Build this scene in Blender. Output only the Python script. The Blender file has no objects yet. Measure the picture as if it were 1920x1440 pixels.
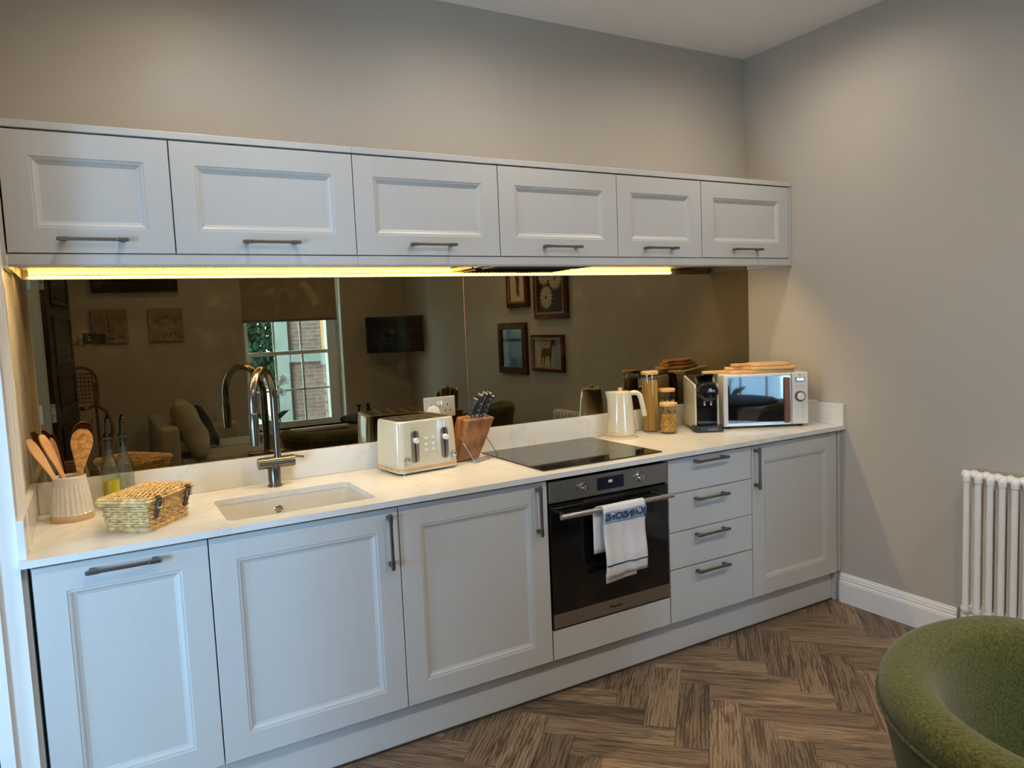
import bpy, bmesh, math, random
from mathutils import Vector, Matrix, noise
random.seed(7)
PI = math.pi
S = bpy.context.scene
COL = S.collection
# ------------------------------------------------------------------ camera, world, lights, exposure
cam_d = bpy.data.cameras.new('camera'); cam = bpy.data.objects.new('camera', cam_d); COL.objects.link(cam)
CAM = Vector((0.1853, -2.907, 1.4717)); yaw, pitch, roll = -0.5183, -0.086, -0.0425
FW = Vector((-math.sin(yaw)*math.cos(pitch), math.cos(yaw)*math.cos(pitch), math.sin(pitch)))
RT = Vector((math.cos(yaw), math.sin(yaw), 0)); UP = RT.cross(FW)
RT, UP = math.cos(roll)*RT+math.sin(roll)*UP, -math.sin(roll)*RT+math.cos(roll)*UP
m = Matrix.Identity(4)
for i, v in enumerate((RT, UP, -FW)):
    for j in range(3): m[j][i] = v[j]
m.translation = CAM
cam.matrix_world = m
cam_d.sensor_width = 36; cam_d.lens = 1383.06/1920*36; cam_d.clip_start = 0.01; cam_d.clip_end = 200
S.camera = cam

W = bpy.data.worlds.new('sky'); S.world = W; W.use_nodes = True
wn = W.node_tree; wn.nodes.clear()
wo = wn.nodes.new('ShaderNodeOutputWorld'); wb = wn.nodes.new('ShaderNodeBackground')
wb.inputs[0].default_value = (0.34, 0.62, 0.95, 1); wb.inputs[1].default_value = 17.5
wn.links.new(wb.outputs[0], wo.inputs[0])

S.view_settings.view_transform = 'Standard'; S.view_settings.look = 'None'
S.view_settings.exposure = 1.15; S.view_settings.gamma = 1.0; S.view_settings.use_curve_mapping = False
S.cycles.max_bounces = 10; S.cycles.diffuse_bounces = 5; S.cycles.glossy_bounces = 6; S.cycles.transmission_bounces = 10
S.cycles.transparent_max_bounces = 12; S.cycles.sample_clamp_indirect = 4; S.cycles.caustics_refractive = False; S.cycles.caustics_reflective = False

CEIL = 2.815; XR = 3.3635; XL = -0.02; YF = -5.02
def light(name, kind, loc, energy, color, rot=(0, 0, 0), **kw):
    d = bpy.data.lights.new(name, kind); d.energy = energy; d.color = color
    for k, v in kw.items(): setattr(d, k, v)
    o = bpy.data.objects.new(name, d); COL.objects.link(o); o.location = loc; o.rotation_euler = rot
    return o
DL = [(0.6, -0.66), (1.7, -0.66), (2.8, -0.66), (0.6, -2.5), (1.7, -2.5), (2.8, -2.5), (0.9, -4.2), (2.5, -4.2)]
for i, (x, y) in enumerate(DL):
    light('downlight_beam', 'SPOT', (x, y, CEIL-0.012), 11 if i < 3 else 25 if i < 6 else 9, (1.0, 0.875, 0.71), spot_size=3.0, spot_blend=1.0, shadow_soft_size=0.022)
# daylight openings (guides for sampling the sky only; they emit nothing themselves)
p = light('window_portal', 'AREA', (2.04, -5.33, 1.3), 1, (1, 1, 1), (-PI/2, 0, 0), shape='RECTANGLE', size=1.1, size_y=1.9); p.data.cycles.is_portal = True
p = light('hall_portal', 'AREA', (-1.58, -2.95, 1.15), 1, (1, 1, 1), (0, -PI/2, math.radians(0)), shape='RECTANGLE', size=1.3, size_y=1.1); p.data.cycles.is_portal = True
p = light('hall_portal', 'AREA', (-1.58, -1.2, 1.08), 1, (1, 1, 1), (0, -PI/2, 0), shape='RECTANGLE', size=.65, size_y=.45); p.data.cycles.is_portal = True
# afternoon sun, reaches the houses outside only
light('sun', 'SUN', (0, -12, 10), 4.0, (1.0, 0.78, 0.50), Vector((.85, .2, .5)).to_track_quat('Z', 'Y').to_euler(), angle=0.01)

# ------------------------------------------------------------------ materials
def newmat(name):
    mt = bpy.data.materials.new(name); mt.use_nodes = True
    nt = mt.node_tree; b = nt.nodes.get('Principled BSDF')
    return mt, nt, b
def bump(nt, b, src, strength, dist=0.002):
    n = nt.nodes.new('ShaderNodeBump'); n.inputs['Strength'].default_value = strength; n.inputs['Distance'].default_value = dist
    nt.links.new(src, n.inputs['Height']); nt.links.new(n.outputs[0], b.inputs['Normal'])
def mapn(nt, scale=(1, 1, 1), src='Object', rot=(0, 0, 0)):
    tc = nt.nodes.new('ShaderNodeTexCoord'); mp = nt.nodes.new('ShaderNodeMapping')
    mp.inputs['Scale'].default_value = scale; mp.inputs['Rotation'].default_value = rot
    nt.links.new(tc.outputs[src], mp.inputs[0]); return mp.outputs[0]
def noi(nt, vec, scale, detail=4, rough=.55, dist=0):
    n = nt.nodes.new('ShaderNodeTexNoise'); n.inputs['Scale'].default_value = scale; n.inputs['Detail'].default_value = detail
    n.inputs['Roughness'].default_value = rough; n.inputs['Distortion'].default_value = dist
    if vec: nt.links.new(vec, n.inputs['Vector'])
    return n.outputs['Fac']
def ramp(nt, fac, stops):
    r = nt.nodes.new('ShaderNodeValToRGB'); e = r.color_ramp.elements
    while len(e) < len(stops): e.new(.5)
    for el, (p_, c) in zip(e, stops): el.position = p_; el.color = (*c, 1)
    nt.links.new(fac, r.inputs[0]); return r.outputs[0]
def mat(name, col, rough=.5, metal=0, nscale=0, namp=.06, bmp=0, bscale=60, spec=.5, coat=0, sheen=0, aniso=None):
    mt, nt, b = newmat(name)
    b.inputs['Base Color'].default_value = (*col, 1); b.inputs['Roughness'].default_value = rough; b.inputs['Metallic'].default_value = metal
    b.inputs['Specular IOR Level'].default_value = spec; b.inputs['Coat Weight'].default_value = coat; b.inputs['Coat Roughness'].default_value = .05
    b.inputs['Sheen Weight'].default_value = sheen
    sc = aniso or (1, 1, 1)
    if nscale:
        f = noi(nt, mapn(nt, sc), nscale)
        lo = tuple(c*(1-namp) for c in col); hi = tuple(min(1, c*(1+namp)) for c in col)
        nt.links.new(ramp(nt, f, [(.3, lo), (.7, hi)]), b.inputs['Base Color'])
    if bmp: bump(nt, b, noi(nt, mapn(nt, sc), bscale), bmp)
    return mt
def emit(name, col, s):
    mt, nt, b = newmat(name); b.inputs['Base Color'].default_value = (*col, 1)
    b.inputs['Emission Color'].default_value = (*col, 1); b.inputs['Emission Strength'].default_value = s; return mt
def glass(name, col=(1, 1, 1), rough=0.0, ior=1.45, thin=False):
    mt, nt, b = newmat(name)
    if thin:
        nt.nodes.remove(b); out = [n for n in nt.nodes if n.type == 'OUTPUT_MATERIAL'][0]
        t = nt.nodes.new('ShaderNodeBsdfTransparent'); t.inputs[0].default_value = (*col, 1)
        g = nt.nodes.new('ShaderNodeBsdfGlossy'); g.inputs['Roughness'].default_value = rough
        fr = nt.nodes.new('ShaderNodeFresnel'); fr.inputs[0].default_value = ior
        mx = nt.nodes.new('ShaderNodeMixShader'); ge = nt.nodes.new('ShaderNodeNewGeometry'); sb = nt.nodes.new('ShaderNodeMath'); sb.operation = 'SUBTRACT'; sb.use_clamp = True
        nt.links.new(fr.outputs[0], sb.inputs[0]); nt.links.new(ge.outputs['Backfacing'], sb.inputs[1]); nt.links.new(sb.outputs[0], mx.inputs[0])
        nt.links.new(t.outputs[0], mx.inputs[1]); nt.links.new(g.outputs[0], mx.inputs[2]); nt.links.new(mx.outputs[0], out.inputs[0])
        return mt
    b.inputs['Base Color'].default_value = (*col, 1); b.inputs['Roughness'].default_value = rough; b.inputs['Transmission Weight'].default_value = 1
    b.inputs['IOR'].default_value = ior; return mt
def wood(name, c1, c2, scale=(1, 14, 14), ns=3, rough=.45, wav=6, dist=6):
    mt, nt, b = newmat(name)
    v = mapn(nt, scale)
    n1 = noi(nt, v, ns, 5, .6, 1.2)
    w = nt.nodes.new('ShaderNodeTexWave'); w.inputs['Scale'].default_value = wav; w.inputs['Distortion'].default_value = dist; w.inputs['Detail'].default_value = 3
    w.bands_direction = 'Y'; nt.links.new(mapn(nt, (1, 1, 1)), w.inputs['Vector'])
    if name == 'olive_wood': w.wave_type = 'RINGS'; w.rings_direction = 'Y'; w.inputs['Detail Scale'].default_value = 1.5
    mx = nt.nodes.new('ShaderNodeMath'); mx.operation = 'MULTIPLY_ADD'; nt.links.new(w.outputs['Fac'], mx.inputs[0]); mx.inputs[1].default_value = .4; nt.links.new(n1, mx.inputs[2])
    nt.links.new(ramp(nt, mx.outputs[0], [(.35, c1), (.95, c2)]), b.inputs['Base Color'])
    b.inputs['Roughness'].default_value = rough; bump(nt, b, n1, .15, .001); return mt

def plank_material():
    mt, nt, b = newmat('oak_plank')
    uv = nt.nodes.new('ShaderNodeUVMap'); oi = nt.nodes.new('ShaderNodeObjectInfo'); ge = nt.nodes.new('ShaderNodeNewGeometry')
    ad = nt.nodes.new('ShaderNodeMath'); ad.operation = 'ADD'; nt.links.new(oi.outputs['Random'], ad.inputs[0]); nt.links.new(ge.outputs['Random Per Island'], ad.inputs[1])
    fr = nt.nodes.new('ShaderNodeMath'); fr.operation = 'FRACT'; nt.links.new(ad.outputs[0], fr.inputs[0])
    cb = nt.nodes.new('ShaderNodeCombineXYZ'); ml = nt.nodes.new('ShaderNodeMath'); ml.operation = 'MULTIPLY'; ml.inputs[1].default_value = 37.
    nt.links.new(fr.outputs[0], ml.inputs[0]); nt.links.new(ml.outputs[0], cb.inputs[0]); nt.links.new(ml.outputs[0], cb.inputs[1]); nt.links.new(fr.outputs[0], cb.inputs[2])
    va = nt.nodes.new('ShaderNodeVectorMath'); va.operation = 'ADD'; nt.links.new(uv.outputs[0], va.inputs[0]); nt.links.new(cb.outputs[0], va.inputs[1])
    def mp(sc):
        q = nt.nodes.new('ShaderNodeMapping'); q.inputs['Scale'].default_value = sc; nt.links.new(va.outputs[0], q.inputs[0]); return q.outputs[0]
    fine = noi(nt, mp((2.2, 90, 4)), 3.5, 7, .75, .25)
    big = noi(nt, mp((1.6, 13, 2)), 2.2, 5, .62, 1.2)
    w = nt.nodes.new('ShaderNodeTexWave'); w.bands_direction = 'Y'; w.inputs['Scale'].default_value = 9; w.inputs['Distortion'].default_value = 9; w.inputs['Detail'].default_value = 3; w.inputs['Detail Scale'].default_value = .8
    nt.links.new(mp((.9, 2.6, 1)), w.inputs['Vector'])
    a = nt.nodes.new('ShaderNodeMath'); a.operation = 'MULTIPLY_ADD'; nt.links.new(fine, a.inputs[0]); a.inputs[1].default_value = .75; nt.links.new(big, a.inputs[2])
    a2 = nt.nodes.new('ShaderNodeMath'); a2.operation = 'MULTIPLY_ADD'; nt.links.new(w.outputs['Fac'], a2.inputs[0]); a2.inputs[1].default_value = .16; nt.links.new(a.outputs[0], a2.inputs[2])
    c = ramp(nt, a2.outputs[0], [(.66, (.040, .024, .014)), (.86, (.098, .060, .034)), (.97, (.155, .100, .058)), (1.0, (.21, .145, .09))])
    h = nt.nodes.new('ShaderNodeHueSaturation'); nt.links.new(c, h.inputs['Color'])
    mr = nt.nodes.new('ShaderNodeMapRange'); nt.links.new(fr.outputs[0], mr.inputs[0]); mr.inputs[3].default_value = .70; mr.inputs[4].default_value = 1.40
    nt.links.new(mr.outputs[0], h.inputs['Value']); nt.links.new(h.outputs[0], b.inputs['Base Color'])
    b.inputs['Roughness'].default_value = .42; bump(nt, b, a2.outputs[0], .18, .001); return mt

def quartz_material():
    mt, nt, b = newmat('quartz')
    v = mapn(nt, (1, 1, 1))
    n = noi(nt, v, 1.6, 7, .62, 1.4)
    s = nt.nodes.new('ShaderNodeMath'); s.operation = 'SUBTRACT'; nt.links.new(n, s.inputs[0]); s.inputs[1].default_value = .5
    ab = nt.nodes.new('ShaderNodeMath'); ab.operation = 'ABSOLUTE'; nt.links.new(s.outputs[0], ab.inputs[0])
    base = (.75, .735, .70); vein = (.665, .64, .60)
    c = ramp(nt, ab.outputs[0], [(0, vein), (.012, (.725, .705, .67)), (.05, base)])
    nt.links.new(c, b.inputs['Base Color']); b.inputs['Roughness'].default_value = .16; b.inputs['Specular IOR Level'].default_value = .45
    return mt

def mirror_material():
    mt, nt, b = newmat('antique_mirror'); nt.nodes.remove(b)
    out = [n for n in nt.nodes if n.type == 'OUTPUT_MATERIAL'][0]
    g = nt.nodes.new('ShaderNodeBsdfGlossy'); g.inputs['Roughness'].default_value = .004
    v = mapn(nt, (1, 1, 1))
    n1 = noi(nt, v, 6, 7, .75, .6); n2 = noi(nt, v, 30, 6, .75, .5)
    mm = nt.nodes.new('ShaderNodeMath'); mm.operation = 'MULTIPLY'; nt.links.new(n1, mm.inputs[0]); nt.links.new(n2, mm.inputs[1])
    tint = ramp(nt, n1, [(.3, (.235, .187, .105)), (.7, (.27, .218, .128))])
    nt.links.new(tint, g.inputs[0])
    d = nt.nodes.new('ShaderNodeBsdfDiffuse'); d.inputs[0].default_value = (.30, .25, .15, 1)
    spots = ramp(nt, mm.outputs[0], [(.0, (0, 0, 0)), (.27, (.002, .002, .002)), (.40, (.06, .06, .06))])
    mx = nt.nodes.new('ShaderNodeMixShader'); nt.links.new(spots, mx.inputs[0]); nt.links.new(g.outputs[0], mx.inputs[1]); nt.links.new(d.outputs[0], mx.inputs[2])
    nt.links.new(mx.outputs[0], out.inputs[0]); return mt

def brick_material():
    mt, nt, b = newmat('brickwork')
    v = mapn(nt, (1, 1, 1), 'Object', (PI/2, 0, 0))
    br = nt.nodes.new('ShaderNodeTexBrick'); nt.links.new(v, br.inputs[0])
    br.inputs['Color1'].default_value = (.21, .10, .085, 1); br.inputs['Color2'].default_value = (.14, .08, .075, 1); br.inputs['Mortar'].default_value = (.19, .155, .15, 1)
    br.inputs['Scale'].default_value = 1; br.inputs['Brick Width'].default_value = .225; br.inputs['Row Height'].default_value = .075; br.inputs['Mortar Size'].default_value = .01
    n = noi(nt, mapn(nt), 9); h = nt.nodes.new('ShaderNodeHueSaturation'); nt.links.new(br.outputs[0], h.inputs['Color'])
    mr = nt.nodes.new('ShaderNodeMapRange'); nt.links.new(n, mr.inputs[0]); mr.inputs[3].default_value = .4; mr.inputs[4].default_value = 1.7
    nt.links.new(mr.outputs[0], h.inputs['Value']); nt.links.new(h.outputs[0], b.inputs['Base Color']); b.inputs['Roughness'].default_value = .9
    bump(nt, b, br.outputs['Fac'], -.4, .005); return mt

def cabinet_material(grain='Z'):
    mt, nt, b = newmat('painted_ash')
    sc = (22, 22, 1.3)
    n = noi(nt, mapn(nt, sc), 3, 5, .6, 1.5)
    nt.links.new(ramp(nt, n, [(.2, (.565, .56, .545)), (.8, (.59, .585, .57))]), b.inputs['Base Color'])
    b.inputs['Roughness'].default_value = .38; bump(nt, b, n, .05, .001); return mt

def steel(name, col=(.48, .47, .46), rough=.3, sc=(1, 1, 120)):
    mt, nt, b = newmat(name); n = noi(nt, mapn(nt, sc), 12, 3)
    b.inputs['Metallic'].default_value = 1; b.inputs['Base Color'].default_value = (*col, 1)
    mr = nt.nodes.new('ShaderNodeMapRange'); nt.links.new(n, mr.inputs[0]); mr.inputs[3].default_value = rough*.75; mr.inputs[4].default_value = rough*1.3
    nt.links.new(mr.outputs[0], b.inputs['Roughness']); return mt

M_wall = mat('wall_paint', (.49, .445, .385), .5)
M_ceil = mat('ceiling_paint', (.84, .79, .74), .7, 0, 1.5, .02)
M_trim = mat('white_gloss', (.84, .83, .82), .25, 0, 3, .02)
M_cab = cabinet_material()
M_cabin = mat('cabinet_edge', (.60, .59, .57), .45, 0, 4, .02)
M_dark = mat('dark_gap', (.015, .014, .013), .8)
M_quartz = quartz_material()
M_mirror = mirror_material()
M_plank = plank_material()
M_sub = mat('subfloor', (.03, .02, .015), .9, 0, 20, .1)
M_pew = steel('pewter', (.20, .19, .18), .38)
M_gun = steel('gunmetal', (.17, .15, .13), .22, (60, 60, 1))
M_chr = steel('chrome', (.75, .75, .74), .09)
M_ss = steel('brushed_steel', (.36, .345, .32), .32, (1, 1, 150))
M_ssl = steel('bright_steel', (.62, .61, .58), .26, (1, 60, 60))
M_blk = mat('black_gloss', (.006, .006, .007), .06, 0, 0, spec=.5)
M_refl = mat('reflective_door_glass', (.006, .006, .008), .03); M_refl.node_tree.nodes['Principled BSDF'].inputs['IOR'].default_value = 2.3
M_blkm = mat('black_plastic', (.014, .014, .015), .35, 0, 30, .1)
M_hob = mat('hob_glass', (.012, .011, .010), .05, 0, spec=.8)
M_mark = mat('hob_print', (.16, .16, .16), .3)
M_cream = mat('cream_enamel', (.60, .55, .41), .18, 0, 3, .02, coat=.5)
M_sink = mat('composite_sink', (.60, .57, .50), .35, 0, 60, .03)
M_sat = mat('satin_steel_plate', (.52, .50, .46), .45, .6, 30, .05)
M_white = mat('white_plastic', (.72, .70, .66), .3, 0, 5, .02)
M_rad = mat('radiator_enamel', (.88, .87, .86), .25, 0, 5, .02, coat=.3)
M_oak = wood('light_wood', (.52, .29, .11), (.70, .44, .19), (1, 14, 14), 3, .5)
M_olive = wood('olive_wood', (.36, .15, .04), (.68, .37, .12), (14, 14, 8), 3, .45, 12, 14)
M_bam = wood('beech_wood', (.50, .27, .11), (.64, .38, .18), (14, 14, 1), 3, .5)
M_acac = wood('acacia_wood', (.16, .062, .022), (.36, .17, .07), (9, 9, 1.5), 4, .4)
M_waln = wood('walnut', (.085, .032, .014), (.20, .085, .04), (14, 14, 1.2), 3, .35)
M_dkwood = wood('dark_wood', (.018, .010, .006), (.045, .025, .015), (14, 14, 1), 3, .7); M_dkwood.node_tree.nodes['Principled BSDF'].inputs['Specular IOR Level'].default_value = .2
M_frame = wood('frame_wood', (.035, .010, .004), (.085, .028, .010), (4, 4, 4), 3, .6); M_frame.node_tree.nodes['Principled BSDF'].inputs['Specular IOR Level'].default_value = .2
M_green = mat('green_boucle', (.078, .080, .014), .95, 0, 190, .6, 1.0, 230, spec=.2, sheen=.25)
M_greenin = mat('green_boucle_inner', (.078, .080, .014), .95, 0, 190, .6, 1.0, 230, spec=.2, sheen=.25)
M_sofa = mat('sofa_linen', (.36, .31, .235), .9, 0, 90, .1, .4, 300, sheen=.2)
M_vel = mat('bottle_green_velvet', (.008, .020, .012), .8, 0, 30, .2, .2, 60, sheen=.6)
M_blind = mat('blind_linen', (.34, .28, .20), .95, 0, 40, .08, .3, 400, aniso=(8, 1, 1))
M_stone = mat('carved_stone', (.34, .26, .17), .9, 0, 18, .2, .5, 60)
M_wick = mat('willow', (.60, .40, .17), .55, 0, 55, .5)
M_leather = mat('black_leather', (.02, .018, .018), .5, 0, 50, .1, .3, 200)
M_glass = glass('clear_glass', (.96, .98, .97), 0, 1.6, True)
M_bottle = glass('bottle_glass', (.93, .95, .91), 0, 1.75, True)
M_win = glass('window_glass', (.93, .96, .96), 0, 1.45, True)
M_oil = mat('olive_oil', (.80, .62, .01), .08, 0, 0, spec=.6)
M_oil.node_tree.nodes['Principled BSDF'].inputs['Transmission Weight'].default_value = .2
M_spag = mat('spaghetti', (.62, .36, .08), .5, 0, 60, .25, aniso=(8, 8, .3))
M_pasta = mat('pasta', (.72, .40, .07), .5, 0, 60, .2)
M_towel = mat('white_cotton', (.78, .78, .80), .95, 0, 50, .04, .4, 500)
M_navy = mat('navy_print', (.03, .075, .17), .9, 0, 80, .1)
M_ltblue = mat('pale_blue_print', (.34, .45, .62), .9, 0, 80, .06)
M_crock = mat('stoneware_glaze', (.66, .62, .56), .3, 0, 12, .06, coat=.3)
M_clay = mat('bare_clay', (.52, .37, .22), .8, 0, 40, .08)
M_led = emit('led_glow', (1.0, .64, .12), 10.0)
M_led2 = emit('led_diffuser', (1.0, .74, .36), 66.0)
M_chip = emit('led_chip', (1.0, .80, .30), 22.0)
M_lamp = emit('lamp_glow', (1.0, .88, .74), 8.0)
M_disp = emit('clock_digits', (.65, .95, 1.0), 2.2)
M_disp2 = emit('oven_digits', (.9, .8, .55), .35)
M_navyscr = mat('dark_screen', (.01, .015, .03), .1)
M_brick = brick_material()
M_leaf = mat('tree_leaves', (.018, .060, .030), .8, 0, 4, .6)
M_leaf2 = mat('orchid_leaf', (.10, .22, .14), .4, 0, 5, .2)
M_petal = mat('orchid_petal', (.85, .85, .92), .9); M_petal.node_tree.nodes['Principled BSDF'].inputs['Transmission Weight'].default_value = .7
M_lead = mat('painted_render', (.20, .21, .21), .8, 0, 5, .1)
M_skin = mat('skin', (.36, .19, .12), .5, 0, 30, .08)
M_cloth = mat('dark_sleeve', (.02, .022, .03), .9, 0, 90, .2)
M_print = mat('grey_print', (.30, .29, .27), .5)
M_paper = mat('aged_paper', (.66, .56, .38), .7, 0, 6, .1)
M_artdk = mat('dark_canvas', (.012, .010, .006), .5, 0, 6, .3)
M_artbl = mat('pale_blue_wash', (.33, .40, .45), .7, 0, 8, .1)
M_brn = mat('sepia_ink', (.14, .055, .02), .7, 0, 20, .3)
M_flower = mat('chalk_white_paint', (.46, .42, .30), .7, 0, 30, .2)
M_grass = mat('courtyard_paving', (.42, .42, .40), .9, 0, 3, .2)

# ------------------------------------------------------------------ mesh helpers
def fin(name, bm, mt, parent=None, smooth=False, kind=None, label=None, loc=None, rot=None, bev=0, subd=0):
    bmesh.ops.recalc_face_normals(bm, faces=bm.faces)
    me = bpy.data.meshes.new(name); bm.to_mesh(me); bm.free()
    for x in (mt if isinstance(mt, (list, tuple)) else [mt]): me.materials.append(x)
    if smooth:
        for f in me.polygons: f.use_smooth = True
        if smooth != 'all':
            try: me.set_sharp_from_angle(angle=math.radians(40))
            except Exception: pass
    o = bpy.data.objects.new(name, me); COL.objects.link(o)
    if parent: o.parent = parent
    if kind: o['kind'] = kind
    if label: o['label'] = label
    if loc: o.location = loc
    if rot: o.rotation_euler = rot
    if bev:
        md = o.modifiers.new('bev', 'BEVEL'); md.width = bev; md.segments = 2; md.limit_method = 'ANGLE'
    if subd:
        md = o.modifiers.new('sub', 'SUBSURF'); md.levels = subd; md.render_levels = subd
    return o
def tag(o, label, cat, group=None):
    o['label'] = label; o['category'] = cat
    if group: o['group'] = group
    return o
def thing(name, label, cat, loc=(0, 0, 0), rz=0, group=None):
    o = bpy.data.objects.new(name, None); COL.objects.link(o); o.location = loc; o.rotation_euler = (0, 0, rz); o.empty_display_size = .05
    return tag(o, label, cat, group)
def copy_tree(o, parent=None):
    c = o.copy(); COL.objects.link(c); c.parent = parent
    for ch in list(o.children): copy_tree(ch, c)
    return c
def NB(): return bmesh.new()
def box(bm, x0, x1, y0, y1, z0, z1, M=None):
    vs = [bm.verts.new((x, y, z)) for x in (x0, x1) for y in (y0, y1) for z in (z0, z1)]
    if M is not None:
        for v in vs: v.co = M @ v.co
    for f in ((0, 1, 3, 2), (4, 6, 7, 5), (0, 4, 5, 1), (2, 3, 7, 6), (0, 2, 6, 4), (1, 5, 7, 3)): bm.faces.new([vs[i] for i in f])
    return bm
def bx(*a): return box(NB(), *a)
def rbox(x0, x1, y0, y1, z0, z1, r, seg=2, vert_only=False, bm=None):
    b2 = NB(); box(b2, x0, x1, y0, y1, z0, z1)
    ed = [e for e in b2.edges if (not vert_only or abs(e.verts[0].co.z-e.verts[1].co.z) > 1e-6)]
    bmesh.ops.bevel(b2, geom=ed, offset=r, segments=seg, affect='EDGES', profile=.5)
    return b2
def lathe(prof, n=32, cx=0, cy=0, bm=None, ax='z', cap=True):
    bm = bm or NB(); rings = []
    for r, z in prof:
        ring = []
        for i in range(n):
            a = 2*PI*i/n
            p = (cx+r*math.cos(a), cy+r*math.sin(a), z)
            ring.append(bm.verts.new(p))
        rings.append(ring)
    for a, b in zip(rings, rings[1:]):
        for i in range(n): bm.faces.new((a[i], a[(i+1) % n], b[(i+1) % n], b[i]))
    if cap:
        for r_ in (rings[0], rings[-1]):
            try: bm.faces.new(r_)
            except Exception: pass
    return bm
def tube(pts, r, n=10, bm=None, closed=False, caps=True):
    bm = bm or NB(); pts = [Vector(p) for p in pts]; N = len(pts)
    rs = r if isinstance(r, (list, tuple)) else [r]*N
    rings = []; pn = None
    for i in range(N):
        if closed: t = pts[(i+1) % N]-pts[i-1]
        else: t = pts[min(i+1, N-1)]-pts[max(i-1, 0)]
        t.normalize()
        if pn is None:
            pn = t.orthogonal().normalized()
        pn = (pn-t*pn.dot(t))
        if pn.length < 1e-6: pn = t.orthogonal()
        pn.normalize(); b = t.cross(pn)
        rings.append([bm.verts.new(pts[i]+rs[i]*(math.cos(2*PI*k/n)*pn+math.sin(2*PI*k/n)*b)) for k in range(n)])
    rng = range(N if closed else N-1)
    for i in rng:
        a, b = rings[i], rings[(i+1) % N]
        for k in range(n): bm.faces.new((a[k], a[(k+1) % n], b[(k+1) % n], b[k]))
    if caps and not closed: bm.faces.new(rings[0]); bm.faces.new(rings[-1])
    return bm
def prism(pts, z0, z1, bm=None, f=None):
    """polygon pts (2D) extruded between z0 and z1; f maps (a,b,c) to 3D"""
    bm = bm or NB(); f = f or (lambda a, b, c: (a, b, c))
    lo = [bm.verts.new(f(a, b, z0)) for a, b in pts]; hi = [bm.verts.new(f(a, b, z1)) for a, b in pts]
    n = len(pts); bm.faces.new(lo); bm.faces.new(hi)
    for i in range(n): bm.faces.new((lo[i], lo[(i+1) % n], hi[(i+1) % n], hi[i]))
    return bm
def bez(ps, n=12):
    """catmull-rom through points"""
    ps = [Vector(p) for p in ps]; out = []
    P = [ps[0]*2-ps[1]]+ps+[ps[-1]*2-ps[-2]]
    for i in range(1, len(P)-2):
        a, b, c, d = P[i-1:i+3]
        for k in range(n):
            t = k/n; out.append(.5*((2*b)+(c-a)*t+(2*a-5*b+4*c-d)*t*t+(3*b-a-3*c+d)*t**3))
    out.append(ps[-1]); return out
def rrect(x0, x1, y0, y1, r, n=6):
    out = []
    for cx, cy, a0 in ((x1-r, y1-r, 0), (x0+r, y1-r, PI/2), (x0+r, y0+r, PI), (x1-r, y0+r, 1.5*PI)):
        for k in range(n+1):
            a = a0+PI/2*k/n; out.append((cx+r*math.cos(a), cy+r*math.sin(a)))
    return out
def textmesh(body, size, bold=0.0, align='CENTER', extr=.0003):
    cu = bpy.data.curves.new('txt', 'FONT'); cu.body = body; cu.size = size; cu.offset = bold; cu.align_x = align; cu.align_y = 'CENTER'; cu.extrude = extr; cu.resolution_u = 3
    o = bpy.data.objects.new('txt', cu); COL.objects.link(o)
    dg = bpy.context.evaluated_depsgraph_get(); me = bpy.data.meshes.new_from_object(o.evaluated_get(dg)); bpy.data.objects.remove(o)
    b = NB(); b.from_mesh(me); return b
def xf(bm, M):
    for v in bm.verts: v.co = M @ v.co
    return bm
XZ = Matrix.Rotation(PI/2, 4, 'X')     # text plane facing -y
def T(x, y, z): return Matrix.Translation((x, y, z))

# ------------------------------------------------------------------ room shell
def struct(name, bm, mt, **k):
    o = fin(name, bm, mt, **k); o['kind'] = 'structure'; return o
floor = struct('floor', bx(-1.7, XR+.15, -5.6, .15, -.06, -.004), M_sub)
struct('ceiling', bx(-1.7, XR+.15, -5.6, .15, CEIL, CEIL+.1), M_ceil)
struct('wall_back', bx(-1.7, XR+.15, 0, .15, -.004, CEIL), M_wall)
struct('wall_right', bx(XR, XR+.15, -5.4, 0, -.004, CEIL), M_wall)
# left wall with the doorway
DY0, DY1, DZ = -.56, -1.60, 2.06
b = NB(); box(b, XL-.12, XL, DY0, 0, -.004, CEIL); box(b, XL-.12, XL, -5.4, DY1, -.004, CEIL); box(b, XL-.12, XL, DY1, DY0, DZ, CEIL)
struct('wall_left', b, M_wall)
# front wall with window opening
WX0, WX1, WZ0, WZ1 = 1.57, 2.60, .42, 2.35
b = NB(); box(b, XL-.12, WX0, -5.4, YF, -.004, CEIL); box(b, WX1, XR+.15, -5.4, YF, -.004, CEIL)
box(b, WX0, WX1, -5.4, YF, -.004, WZ0); box(b, WX0, WX1, -5.4, YF, WZ1, CEIL)
struct('wall_front', b, M_wall)
# hall beyond the doorway
HW = (-3.5, -2.4, .5, 1.80); HW_FILL = (-1.45, -1.0, .7, 1.35)  # second opening is added, unseen, to throw daylight on right wall and radiator
b = NB(); box(b, -1.7, -1.6, -3.6, HW[0], -.004, CEIL); box(b, -1.7, -1.6, HW[1], HW_FILL[0], -.004, CEIL); box(b, -1.7, -1.6, HW_FILL[1], 0, -.004, CEIL); box(b, -1.7, -1.6, HW_FILL[0], HW_FILL[1], -.004, HW_FILL[2]); box(b, -1.7, -1.6, HW_FILL[0], HW_FILL[1], HW_FILL[3], CEIL); box(b, -1.7, -1.6, HW[0], HW[1], -.004, HW[2]); box(b, -1.7, -1.6, HW[0], HW[1], HW[3], CEIL)
box(b, -1.7, XL-.12, -3.7, -3.6, -.004, CEIL)
struct('wall_hall', b, M_wall)

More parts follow.
